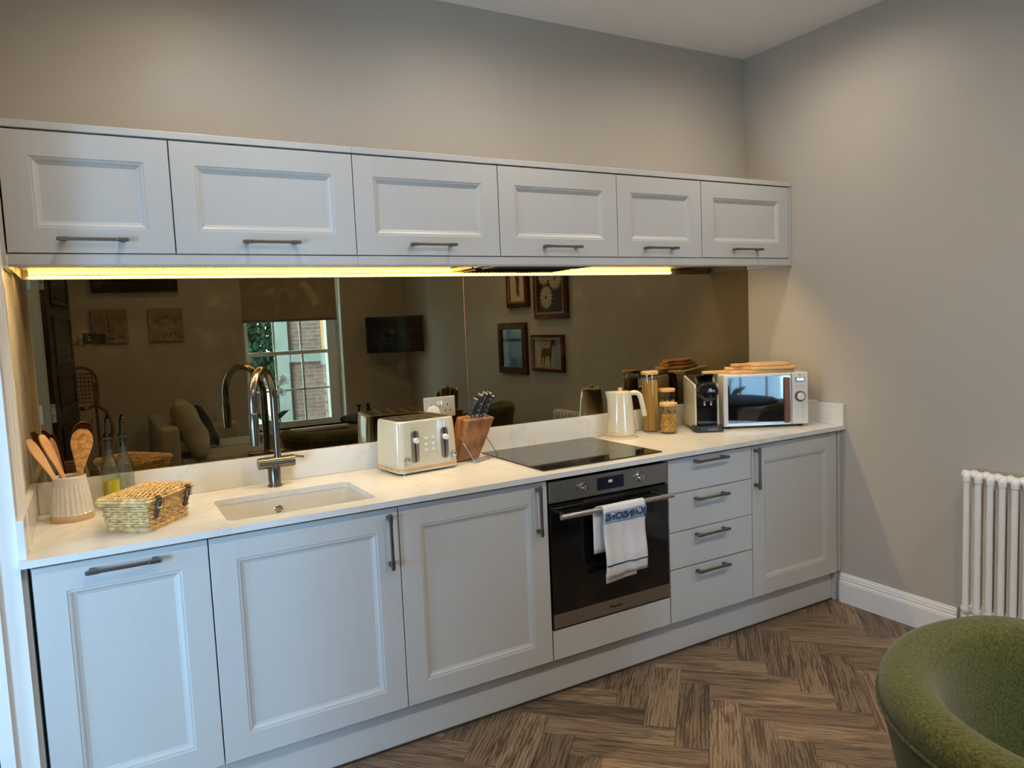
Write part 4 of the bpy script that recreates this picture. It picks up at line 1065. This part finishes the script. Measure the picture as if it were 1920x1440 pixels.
sc_ = fin('clock_window', bx(pcx-.022, pcx+.022, -.002, -.001, .222, .242), M_navyscr, cpn)
t = textmesh('12:56', .0165, .0006); xf(t, T(pcx, -.0026, .232) @ XZ); fin('digits', t, M_disp, sc_)
b = lathe([(.026, 0), (.026, .006), (.024, .010)], 36); xf(b, T(pcx, -.001, .150) @ Matrix.Rotation(PI/2, 4, 'X')); kn = fin('dial', b, M_waln, cpn, smooth=True)
b = lathe([(.018, .010), (.018, .016), (.016, .018)], 32); xf(b, T(pcx, -.001, .150) @ Matrix.Rotation(PI/2, 4, 'X')); fin('dial_cap', b, M_white, kn, smooth=True)
b = NB()
for z in (.202, .192): box(b, pcx-.024, pcx-.004, -.0016, -.001, z, z+.002); box(b, pcx+.004, pcx+.022, -.0016, -.001, z, z+.002)
for r_ in range(6):
    z = .105-r_*.012
    for c_ in range(2): box(b, pcx-.024+c_*.026, pcx-.006+c_*.028, -.0016, -.001, z, z+.0018)
fin('printed_labels', b, M_print, cpn)
t = textmesh('\u2726', .014, 0) if False else NB()
prism([(-.004, 0), (0, .006), (.004, 0), (0, -.006)], 0, .0006, t, lambda a, b_, c: (pcx+a, -.0016+c, .255+b_)); fin('emblem', t, M_print, cpn)
for x, y in ((.03, .03), (ww-.03, .03), (.03, dd-.03), (ww-.03, dd-.03)): fin('foot', lathe([(.012, 0), (.012, .013)], 12, x, y), M_blkm, mw)
def board(z, x0, x1, hl, yc, hw2, ang, label):
    c = mwp+Matrix.Rotation(MWA, 3, 'Z') @ Vector((0, 0, 0))
    o = thing('paddle_board', label, 'chopping board', (mwp.x, mwp.y, WT+z), MWA+ang, 'paddle boards stacked on the microwave')
    nk = .016
    pts = [(x0, yc-nk), (x0+hl*.35, yc-nk*1.25), (x0+hl*.8, yc-nk*1.1), (x0+hl+.03, yc-hw2), (x1-.03, yc-hw2), (x1, yc-hw2+.03), (x1, yc+hw2-.03), (x1-.03, yc+hw2), (x0+hl+.03, yc+hw2), (x0+hl*.8, yc+nk*1.1), (x0+hl*.35, yc+nk*1.25), (x0, yc+nk)]
    pts = [(p_.x, p_.y) for p_ in bez([(a_, b_, 0) for a_, b_ in pts], 4)]; fin('board', prism(pts, 0, .0155), M_oak, o, bev=.004); return o
zb = z1+.0005
board(zb, -.075, .360, .13, .105, .085, 0, 'longest wooden paddle board, bottom of the stack on the microwave')
board(zb+.016, .035, .372, .11, .100, .080, math.radians(-2), 'middle wooden paddle board of the stack on the microwave')
board(zb+.032, .070, .352, .09, .085, .065, math.radians(2), 'smallest wooden paddle board, top of the stack on the microwave')
tag(fin('power_cord', tube(bez([(3.236, -.452, 1.01), (3.29, -.44, 1.006), (3.345, -.46, 1.001), (3.350, -.42, .998)], 6), .0028, 8), M_white, smooth=True), 'white cord trailing behind the microwave over the right upstand', 'cord')
bpy.data.objects['power_cord'].location = (0, 0, .003)

# ------------------------------------------------------------------ radiator
rd = thing('radiator', 'white column radiator on the right wall', 'radiator', (XR-.080, -1.222, .155))
RH = .64; sec = None
for k in range(14):
    y = -.023-k*.0455
    if sec is None:
        b = NB()
        for x in (-.033, .033):
            tube([(x, 0, .055), (x, 0, RH-.055)], .0125, 12, b)
        for z in (.035, RH-.035):
            tube(bez([(-.033, 0, z+(.02 if z < .3 else -.02)), (-.030, 0, z+.002), (0, 0, z), (.030, 0, z+.002), (.033, 0, z+(.02 if z < .3 else -.02))], 5), .015, 12, b)
            tube([(0, -.0228, z), (0, .0228, z)], .017, 14, b)
        sec = fin('section', b, M_rad, rd, smooth=True, loc=(0, y, 0))
    else:
        c = sec.copy(); COL.objects.link(c); c.location = (0, y, 0)
for z in (.035, RH-.035): fin('end_plug', tube([(0, -.005, z), (0, .006, z), (0, .010, z)], [.018, .018, .012], 14), M_rad, rd, smooth=True)
fin('valve', tube([(0, .012, .035), (0, .02, .035), (0, .022, -.02), (0, .022, -.15)], .008, 10), M_chr, rd, smooth=True)
fin('bracket', bx(.03, .078, -.075, -.062, RH-.10, RH-.05), M_rad, rd); fin('bracket', bx(.03, .078, -.58, -.567, RH-.10, RH-.05), M_rad, rd)

# ------------------------------------------------------------------ tub chairs
def tub_chair(loc, rz, label, R0=.405, H=.75):
    o = thing('tub_chair', label, 'chair', (loc[0], loc[1], 0), rz, 'green upholstered tub chairs around the table')
    # opening faces local -y
    N = 61; half = math.radians(128); b = NB(); rows = []
    for i in range(N):
        ph = -half+2*half*i/(N-1); c_, s_ = math.sin(ph), math.cos(ph)
        t_ = abs(ph)/half; drop = .13*max(0, (t_-.45)/.55)**1.6; k = R0/.405; Ht = H-drop
        th = .085*k
        cs = [(.300, .24), (.335, .30), (.372, Ht-.20), (.396, Ht-.09), (.400, Ht-.060), (.4055, Ht-.050), (.405, Ht-.03), (.396, Ht-.010), (.375, Ht), (.35, Ht+.001), (.325, Ht-.008), (.306, Ht-.03), (.295, Ht-.07), (.270, .50), (.262, .42)]
        e = 1.0
        if i in (0, N-1): pass
        rows.append([b.verts.new((c_*r_*k, s_*r_*k, z_)) for r_, z_ in cs])
    for A_, B_ in zip(rows, rows[1:]):
        for j in range(len(A_)-1): b.faces.new((A_[j], B_[j], B_[j+1], A_[j+1]))
    for R_ in (rows[0], rows[-1]): b.faces.new(R_)
    for A_, B_ in zip(rows, rows[1:]): b.faces.new((A_[0], A_[-1], B_[-1], B_[0]))
    sh_ = fin('shell', b, M_green, o, smooth='all')
    pts = []
    for i in range(N):
        ph = -half+2*half*i/(N-1); t_ = abs(ph)/half; drop = .13*max(0, (t_-.45)/.55)**1.6; k = R0/.405
        pts.append((math.sin(ph)*.407*k, math.cos(ph)*.407*k, H-drop-.054))
    fin('piping', tube(pts, .004, 6), M_green, sh_, smooth='all')
    k = R0/.405
    fin('seat_cushion', lathe([(.20*k, .32), (.275*k, .34), (.285*k, .40), (.27*k, .435), (.20*k, .45), (.002, .455)], 48), M_greenin, o, smooth='all')
    fin('seat_base', lathe([(.26*k, .22), (.30*k, .24), (.30*k, .33), (.26*k, .33)], 40), M_green, o, smooth='all')
    fin('pedestal', lathe([(.20*k, 0), (.20*k, .015), (.06, .03), (.05, .18), (.12, .22)], 28), M_blkm, o, smooth=True)
    return o
tub_chair((1.715, -2.370), math.radians(35), 'green boucle tub chair nearest the oven, its back to the cabinets', .405, .77)
tub_chair((2.92, -2.48), math.radians(-40), 'green tub chair by the right wall, seen only in the mirror', .30, .80)
dt = thing('dining_table', 'round dark dining table between the green chairs, seen in the mirror', 'table', (2.30, -2.97, 0))
M_tab = mat('matt_black_table', (.012, .011, .010), .8, 0, 12, .2, spec=.15)
fin('table_top', lathe([(.002, .70), (.36, .70), (.375, .712), (.375, .725), (.36, .73), (.002, .73)], 48), M_tab, dt, smooth=True)
fin('table_leg', lathe([(.26, 0), (.26, .02), (.06, .05), (.05, .62), (.14, .70)], 28), M_blkm, dt, smooth=True)
tag(fin('candle_holder', lathe([(.03, .7305), (.03, .738), (.008, .745), (.008, .80), (.02, .81), (.02, .82)], 16, 2.12, -3.12), M_blkm, smooth=True), 'small black candle holder on the dining table', 'candle holder')
tag(fin('pepper_mill', lathe([(.022, .7305), (.02, .78), (.013, .79), (.018, .81), (.001, .822)], 16, 2.22, -3.18), M_blkm, smooth=True), 'small black pepper mill on the dining table', 'pepper mill')

# ------------------------------------------------------------------ sofa and cushions
sf = thing('sofa', 'beige linen sofa along the far side of the room, seen in the mirror', 'sofa', (.62, -3.45, 0))
fin('base', rbox(.02, .88, -1.40, -.02, .10, .30, .02, 2), M_sofa, sf)
fin('backrest', xf(rbox(0, .14, -1.40, 0, .12, .74, .03, 3), Matrix.Identity(4)), M_sofa, sf, smooth=True)
fin('seat_cushion', rbox(.14, .90, -.70, -.14, .30, .45, .04, 3), M_sofa, sf, smooth=True)
fin('seat_cushion', rbox(.14, .90, -1.27, -.71, .30, .45, .04, 3), M_sofa, sf, smooth=True)
fin('arm', rbox(.02, .80, -1.42, -1.28, .12, .60, .05, 3), M_sofa, sf, smooth=True); fin('arm', rbox(.02, .55, -.12, 0, .12, .34, .04, 3), M_sofa, sf, smooth=True)
for x in (.08, .82):
    for y in (-1.34, -.08): fin('foot', lathe([(.022, 0), (.03, .10)], 12, x, y), M_dkwood, sf)
def cushion(name, label, loc, rot, a, b_, c, mt):
    bm = NB(); n = 20; G = {}
    for s_ in (1, -1):
        for i in range(n+1):
            for j in range(n+1):
                u, v = -1+2*i/n, -1+2*j/n
                e = (1-u**4)*(1-v**4); z = s_*c*max(0, e)**.55*(1+.06*math.sin(u*7+v*3))
                px_, py_ = u*a*(1-.06*(1-abs(v))**0*(1-e)*0), v*b_
                px_ *= 1-.05*(1-u*u)*0+.0; 
                if s_ == -1 and (i in (0, n) or j in (0, n)): G[(s_, i, j)] = G[(1, i, j)]; continue
                G[(s_, i, j)] = bm.verts.new((px_*(1-.06*math.cos(v*PI/2)), py_*(1-.06*math.cos(u*PI/2)), z))
        for i in range(n):
            for j in range(n):
                try: bm.faces.new((G[(s_, i, j)], G[(s_, i+1, j)], G[(s_, i+1, j+1)], G[(s_, i, j+1)]))
                except Exception: pass
    return tag(fin(name, bm, mt, smooth='all', loc=loc, rot=rot), label, 'cushion')
cushion('back_cushion', 'large plump beige cushion leaning on the sofa back', (.875, -3.80, .69), (0, math.radians(68), math.radians(8)), .26, .27, .10, M_sofa)
cushion('cushion', 'bottle green velvet cushion behind the large beige one on the sofa', (1.02, -4.30, .66), (0, math.radians(66), math.radians(-6)), .21, .22, .08, M_vel)

# ------------------------------------------------------------------ television
tv = thing('television', 'black flat television on a bracket in the far corner, seen in the mirror', 'television', (3.06, -4.66, 1.375), math.radians(180+30))
# local: screen faces -y
fin('housing', rbox(-.31, .31, 0, .045, -.195, .195, .004, 2), M_blkm, tv); fin('screen', bx(-.302, .302, -.001, 0, -.185, .187), M_blk, tv)
fin('bracket', tube([(0, .045, 0), (.02, .15, 0), (-.02, .26, 0)], .018, 8), M_blkm, tv)

# ------------------------------------------------------------------ blind
bl = thing('roller_blind', 'beige linen roller blind half lowered over the window', 'blind', (1.555, YF+.045, 1.57))
fin('fabric', bx(0, .975, 0, .004, .01, CEIL-1.57-.06), M_blind, bl)
fin('bottom_bar', bx(0, .975, -.006, .010, -.012, .014), mat('blind_bar', (.14, .17, .22), .4, .3), bl, bev=.002); fin('roller', tube([(-.0, .01, CEIL-1.57-.05), (.975, .01, CEIL-1.57-.05)], .028, 16), M_blind, bl, smooth=True)
tag(fin('blind_cord', tube([(2.565, YF+.03, 2.72), (2.560, YF+.03, 1.72)], .006, 6), M_trim), 'thin white pull cord hanging right of the roller blind', 'cord')

# ------------------------------------------------------------------ wall plaques and carved beam
def plaque(x0, z0, label, kind):
    o = thing('stone_plaque', label, 'plaque', (x0, YF, z0), 0, 'carved stone plaques on the far wall')
    fin('slab', rbox(0, .305, 0, .03, 0, .325, .004, 1), M_stone, o)
    b = NB()
    def add(ps, r): tube([(x, .030, z) for x, z in ps], r, 6, b)
    for s_ in (-1, 1):
        cx = .1525
        for (ox, oz, r0) in ((.085, .22, .045), (.10, .08, .030)):
            add([(cx+s_*ox+r0*(1-k/22)*math.cos(k*.6), oz+r0*(1-k/22)*math.sin(k*.6)) for k in range(20)], .008)
        add([(cx+s_*.02, .04), (cx+s_*.05, .10), (cx+s_*.03, .17), (cx+s_*.06, .24), (cx+s_*.03, .29)], .009)
        add([(cx+s_*.13, .03), (cx+s_*.12, .12), (cx+s_*.135, .18)], .007)
    add([(.02, .02), (.285, .02)], .008)
    if kind: add([(.11, .13), (.195, .13), (.185, .06), (.12, .06), (.11, .13)], .009); add([(.152, .15), (.152, .28)], .012)
    else: add([(.152+.035*math.cos(k*.63), .12+.04*math.sin(k*.63)) for k in range(11)], .010); add([(.12, .17), (.152, .19), (.185, .17)], .010); add([(.13, .23), (.152, .27), (.175, .23)], .010)
    fin('relief', b, M_stone, o, smooth='all')
plaque(.222, 1.410, 'left carved stone plaque with scrolls and a vase', True); plaque(.702, 1.405, 'right carved stone plaque with scrolls and a round boss', False)
bmn = thing('carved_beam', 'dark carved wooden beam mounted above the stone plaques', 'wall ornament', (.245, YF, 1.892))
fin('beam', rbox(0, .738, 0, .05, 0, .142, .005, 1), M_dkwood, bmn)
b = NB()
for k in range(9): tube([(.06+k*.075+.03*math.cos(q*.7), .051, .07+.045*math.sin(q*.7)) for q in range(9)], .006, 5, b)
fin('carving', b, M_dkwood, bmn)

# ------------------------------------------------------------------ pictures on the right wall
def picture(y0, y1, z0, z1, label, fw_, art):
    # y0 < y1 ; hangs on x = XR, faces -x ; local x runs toward -y (left to right for a viewer in the room)
    o = thing('framed_picture', label, 'picture', (XR-.001, y1, z0), -PI/2, 'framed pictures on the right wall')
    W_, H_2 = y1-y0, z1-z0
    def ring(i0, i1, ya, yb, mt_):
        b = NB(); box(b, i0, W_-i0, ya, yb, i0, i1); box(b, i0, W_-i0, ya, yb, H_2-i1, H_2-i0); box(b, i0, i1, ya, yb, i1, H_2-i1); box(b, W_-i1, W_-i0, ya, yb, i1, H_2-i1); return b
    fr_ = fin('frame', ring(0, fw_, -.028, 0, M_frame), M_frame, o, bev=.004)
    fin('slip', ring(fw_*.82, fw_+.008, -.031, -.004, M_acac), M_frame if art == 'glass' else M_acac, fr_)
    fin('backing', bx(fw_*.9, W_-fw_*.9, -.012, 0, fw_*.9, H_2-fw_*.9), {'flame': M_paper, 'flowers': M_artdk, 'glass': M_artdk, 'horse': M_paper}[art], o)
    if art in ('glass', 'horse'): 
        fin('glazing', bx(fw_, W_-fw_, -.018, -.016, fw_, H_2-fw_), M_win if art == 'horse' else M_blk, o)
    cx, cz = W_/2, H_2/2
    if art == 'flowers':
        for (fx, fz, r_) in ((.64, .27, .10), (.70, .55, .09), (.36, .50, .10), (.5, .80, .10)):
            b = NB()
            for lay in range(3):
                for k in range(17):
                    a = 2*PI*k/17+lay*.2; rr = r_*(1-.25*lay); c_ = Vector((W_*fx, 0, H_2*fz)); d_ = Vector((math.cos(a), 0, math.sin(a))); e_ = Vector((-d_.z, 0, d_.x))*rr*.15
                    y_ = -.0125-.0008*lay
                    b.faces.new([b.verts.new(Vector((0, y_, 0))+c_+q) for q in (d_*rr*.2, d_*rr*.7+e_, d_*rr, d_*rr*.7-e_)])
            fin('painted_flower', b, M_flower, o)
    if art == 'flame':
        b = NB(); pts = [(.0, -.12), (.03, -.07), (.025, .0), (.04, .06), (.015, .10), (.0, .16), (-.02, .08), (-.035, .02), (-.02, -.04), (-.03, -.09)]
        b.faces.new([b.verts.new((cx+x, -.0125, cz-.02+z)) for x, z in pts]); fin('painted_figure', b, M_brn, o)
    if art == 'horse':
        b = NB(); b.faces.new([b.verts.new(p) for p in ((fw_, -.0125, fw_), (fw_+W_*.26, -.0125, fw_), (fw_+W_*.26, -.0125, H_2-fw_), (fw_, -.0125, H_2-fw_))]); fin('colour_wash', b, M_artbl, o)
        hp_ = [(-.075, .02), (-.085, -.03), (-.09, -.07), (-.082, -.07), (-.072, -.02), (-.055, -.025), (-.058, -.055), (-.062, -.085), (-.054, -.085), (-.046, -.05), (-.038, -.018), (.0, -.018), (.012, -.05), (.010, -.088), (.018, -.088), (.022, -.045), (.030, -.015),
               (.040, .015), (.048, .050), (.062, .052), (.078, .040), (.084, .048), (.070, .068), (.058, .084), (.052, .094), (.046, .084), (.030, .070), (.015, .035), (-.02, .028), (-.05, .034)]
        b = NB(); vs = [b.verts.new((cx-.015-x*1.35, -.0135, cz+z*1.35)) for x, z in hp_]; es = [b.edges.new((vs[i], vs[(i+1) % len(vs)])) for i in range(len(vs))]
        bmesh.ops.triangle_fill(b, use_beauty=True, edges=es); fin('painted_horse', b, M_brn, o)
    return o
picture(-2.672, -2.318, 1.576, 2.02, 'dark wood framed botanical print above the glazed print', .045, 'flame')
picture(-2.228, -1.752, 1.472, 2.10, 'largest framed picture, white chrysanthemums on black', .045, 'flowers')
picture(-2.852, -2.379, 1.014, 1.450, 'glazed dark print reflecting the window, lower left of the four pictures', .048, 'glass')
picture(-2.298, -1.829, 1.052, 1.346, 'framed drawing of a brown horse on cream paper', .028, 'horse')

# ------------------------------------------------------------------ orchid on the window sill
orc = thing('orchid', 'white orchid in a pot on the window sill, seen in the mirror', 'plant', (1.80, -5.09, WZ0))
fin('pot', lathe([(.035, 0), (.05, .10), (.047, .10), (.034, .01)], 24), M_white, orc, smooth=True)
for (ex, ey, ez) in ((.14, .03, .54), (-.01, .02, .53), (.10, .02, .40)):
    fin('stem', tube(bez([(0, 0, .08), (ex*.2, ey*.4, ez*.6), (ex, ey, ez)], 8), .004, 6), M_leaf2, orc)
for k in range(7):
    a = k*2.4; l = .20; d_ = Vector((math.cos(a), math.sin(a)*.3, .6)); b = NB(); c_ = Vector((0, 0, .09)); w_ = Vector((-math.sin(a)*.3, 0, abs(math.cos(a))+.3))*.022
    b.faces.new([b.verts.new(p) for p in (c_, c_+d_*l*.5+w_, c_+d_*l, c_+d_*l*.5-w_)]); lf_ = fin('leaf', b, M_leaf2, orc); lf_.modifiers.new('s', 'SOLIDIFY').thickness = .002
for (cx, cz) in ((.14, .55), (.17, .51), (.11, .50), (-.01, .55), (-.05, .52), (.02, .51), (-.02, .47), (.10, .42), (.13, .39)):
    b = NB(); c_ = Vector((cx, .03, cz))
    for k in range(5):
        a = 2*PI*k/5+PI/2; d_ = Vector((math.cos(a), .25, math.sin(a))).normalized(); e_ = Vector((-math.sin(a), 0, math.cos(a)))*.018
        b.faces.new([b.verts.new(p) for p in (c_, c_+d_*.024+e_, c_+d_*.042, c_+d_*.024-e_)])
    f_ = fin('flower', b, M_petal, orc); f_.modifiers.new('s', 'SOLIDIFY').thickness = .0015

# ------------------------------------------------------------------ bentwood rocking chair
rc = thing('rocking_chair', 'dark bentwood rocking chair with a woven cane back behind the open door', 'chair', (.115, -3.5, 0), 0)
for s_ in (-1, 1):
    x = .105*s_
    fin('rocker', tube(bez([(x, -.45, .10), (x, -.2, .03), (x, .1, .02), (x, .4, .10)], 8), .012, 8), M_waln, rc, smooth=True)
    k = .075 if s_ > 0 else .005
    fin('arm', tube(bez([(x, .10, .05), (x-.4*k*s_, .16, .35), (x+.2*k*s_, .18, .58), (x+k*s_, .14, .78), (x+.7*k*s_, .05, .90), (x, -.08, .95), (x, -.18, .96)], 8), .013, 8), M_waln, rc, smooth=True)
    fin('back_post', tube(bez([(x*.85, .0, .42), (x*.85, -.12, .75), (x*.85, -.22, 1.12)], 8), .011, 8), M_waln, rc, smooth=True)
fin('seat', rbox(-.115, .115, -.16, .24, .42, .445, .008, 1), M_waln, rc)
b = NB()
for k in range(7): x = -.075+.15*k/6; tube([(x, -.16, .98), (x, -.21, 1.10), (x, -.23, 1.20)], .005, 5, b)
for k in range(8): f_ = k/7; tube([(-.085, -.16-.07*f_, .98+.22*f_), (.085, -.16-.07*f_, .98+.22*f_)], .005, 5, b)
fin('woven_back', b, M_waln, rc, kind='stuff')
fin('top_rail', tube(bez([(-.09, -.17, .97), (-.11, -.20, 1.08), (-.09, -.225, 1.20), (0, -.24, 1.25), (.09, -.225, 1.20), (.11, -.20, 1.08), (.09, -.17, .97), (0, -.155, .93), (-.09, -.17, .97)], 6), .012, 8), M_waln, rc, smooth=True)

# keys hanging on the door handle
ky = thing('key_bunch', 'bunch of keys with a blue tag hanging from the door handle', 'keys', (.165, -2.25, 1.040))
fin('key_ring', tube([(.0, .014*math.cos(a), .014*math.sin(a)-.005) for a in [2*PI*k/16 for k in range(16)]], .0014, 6, closed=True), M_chr, ky)
for k, (dx, an) in enumerate(((.0, .2), (.004, -.25), (-.004, .05))):
    b = NB(); box(b, -.0015, .0015, -.003, .003, -.055, -.018); box(b, -.0015, .0015, -.010, .010, -.030, -.012); xf(b, T(dx, 0, 0) @ Matrix.Rotation(an, 4, 'X')); fin('key', b, M_chr, ky)
fin('tag', rbox(-.002, .003, -.012, .012, -.085, -.045, .001, 1), mat('blue_tag', (.02, .06, .22), .4), ky)

# ------------------------------------------------------------------ photographer's hand and phone
ph_m = Matrix.Identity(4)
for i, v in enumerate((RT, UP, -FW)):
    for j in range(3): ph_m[j][i] = v[j]
ph_m.translation = CAM
ph = thing('phone', 'black phone held sideways in front of the far wall, seen in the mirror', 'phone')
ph.matrix_world = ph_m
# local: x right, y up, +z behind the lens
ph['label'] = 'black phone held sideways, seen in the mirror'
b = NB(); prism(rrect(-.028, .128, -.040, .034, .010, 6), .004, .012, b); fin('case', b, M_blkm, ph, bev=.002)
b = NB(); prism(rrect(-.020, .020, -.018, .018, .008, 5), .002, .004, b); fin('camera_bump', b, M_navyscr, ph)
b = NB()
for (x, y, r_) in ((.013, .010, .006), (.013, -.010, .006)): lathe([(r_, .0012), (r_, .002)], 16, x, y, b)
lathe([(.008, .0), (.008, .003), (.006, .003), (.006, .0)], 20, 0, 0, b, cap=False)
fin('lens_rings', b, M_chr, ph)
pe = thing('person', "photographer's hand and dark sleeve holding the phone, seen in the mirror", 'person')
pe.matrix_world = ph_m
def skin_chain(chains, name, mt_, par):
    me = bpy.data.meshes.new(name); vs, es, rs = [], [], []
    for ch in chains:
        b0 = len(vs)
        for k, (p, r_) in enumerate(ch):
            vs.append(p); rs.append(r_)
            if k: es.append((b0+k-1, b0+k))
    me.from_pydata(vs, es, [])
    o = bpy.data.objects.new(name, me); COL.objects.link(o); o.parent = par; me.materials.append(mt_)
    o.modifiers.new('skin', 'SKIN').use_smooth_shade = True; s_ = o.modifiers.new('sub', 'SUBSURF'); s_.levels = 1; s_.render_levels = 2
    for i_, r_ in enumerate(rs): me.skin_vertices[0].data[i_].radius = (r_, r_)
    b0 = 0
    for ch in chains: me.skin_vertices[0].data[b0].use_root = True; b0 += len(ch)
    return o
# palm behind the left end of the phone, thumb below, fingers wrapping over the front edge at the left end
skin_chain([
    [((-.075, -.045, .060), .022), ((-.062, -.030, .045), .026), ((-.052, -.012, .030), .024), ((-.044, .004, .022), .018)],
    [((-.052, .010, .028), .010), ((-.052, .032, .014), .0095), ((-.038, .041, .001), .0088), ((-.018, .040, -.001), .0078), ((-.004, .039, .004), .0068)],
    [((-.056, .002, .028), .010), ((-.058, .020, .008), .0095), ((-.048, .024, -.004), .0088), ((-.036, .022, -.004), .0078)],
    [((-.058, -.010, .028), .010), ((-.062, .000, .008), .0092), ((-.052, .003, -.004), .0085), ((-.038, .003, -.004), .0076)],
    [((-.058, -.022, .030), .009), ((-.062, -.018, .010), .0085), ((-.052, -.017, -.003), .0078), ((-.040, -.017, -.003), .0070)],
    [((-.060, -.034, .045), .011), ((-.045, -.046, .030), .0105), ((-.022, -.050, .018), .0095), ((-.002, -.046, .014), .0085)],
    [((-.075, -.045, .060), .021), ((-.078, -.080, .115), .024), ((-.050, -.130, .190), .030)],
], 'hand', M_skin, pe)
skin_chain([[((-.068, -.105, .155), .034), ((-.015, -.190, .250), .038), ((.030, -.250, .330), .042)]], 'sleeve', M_cloth, pe)

# ------------------------------------------------------------------ downlight fittings
f0 = None
names = ['above the left upper cabinets', 'above the hob', 'by the right wall', 'over the middle of the room, left', 'over the middle of the room, centre', 'over the middle of the room, right', 'near the window wall, left', 'near the window wall, right']
for i, (x, y) in enumerate(DL):
    if f0 is None:
        o = thing('downlight', '', 'light'); fin('bezel', lathe([(.044, 0), (.044, -.004), (.040, -.006), (.032, -.004), (.031, 0)], 32), M_trim, o, smooth=True)
        fin('lamp', lathe([(.030, -.0015), (.001, -.0016)], 24), M_lamp, o); f0 = o
    else: o = copy_tree(f0)
    o.location = (x, y, CEIL-.0005); o['label'] = 'round recessed ceiling spotlight '+names[i]; o['group'] = 'recessed ceiling spotlights'
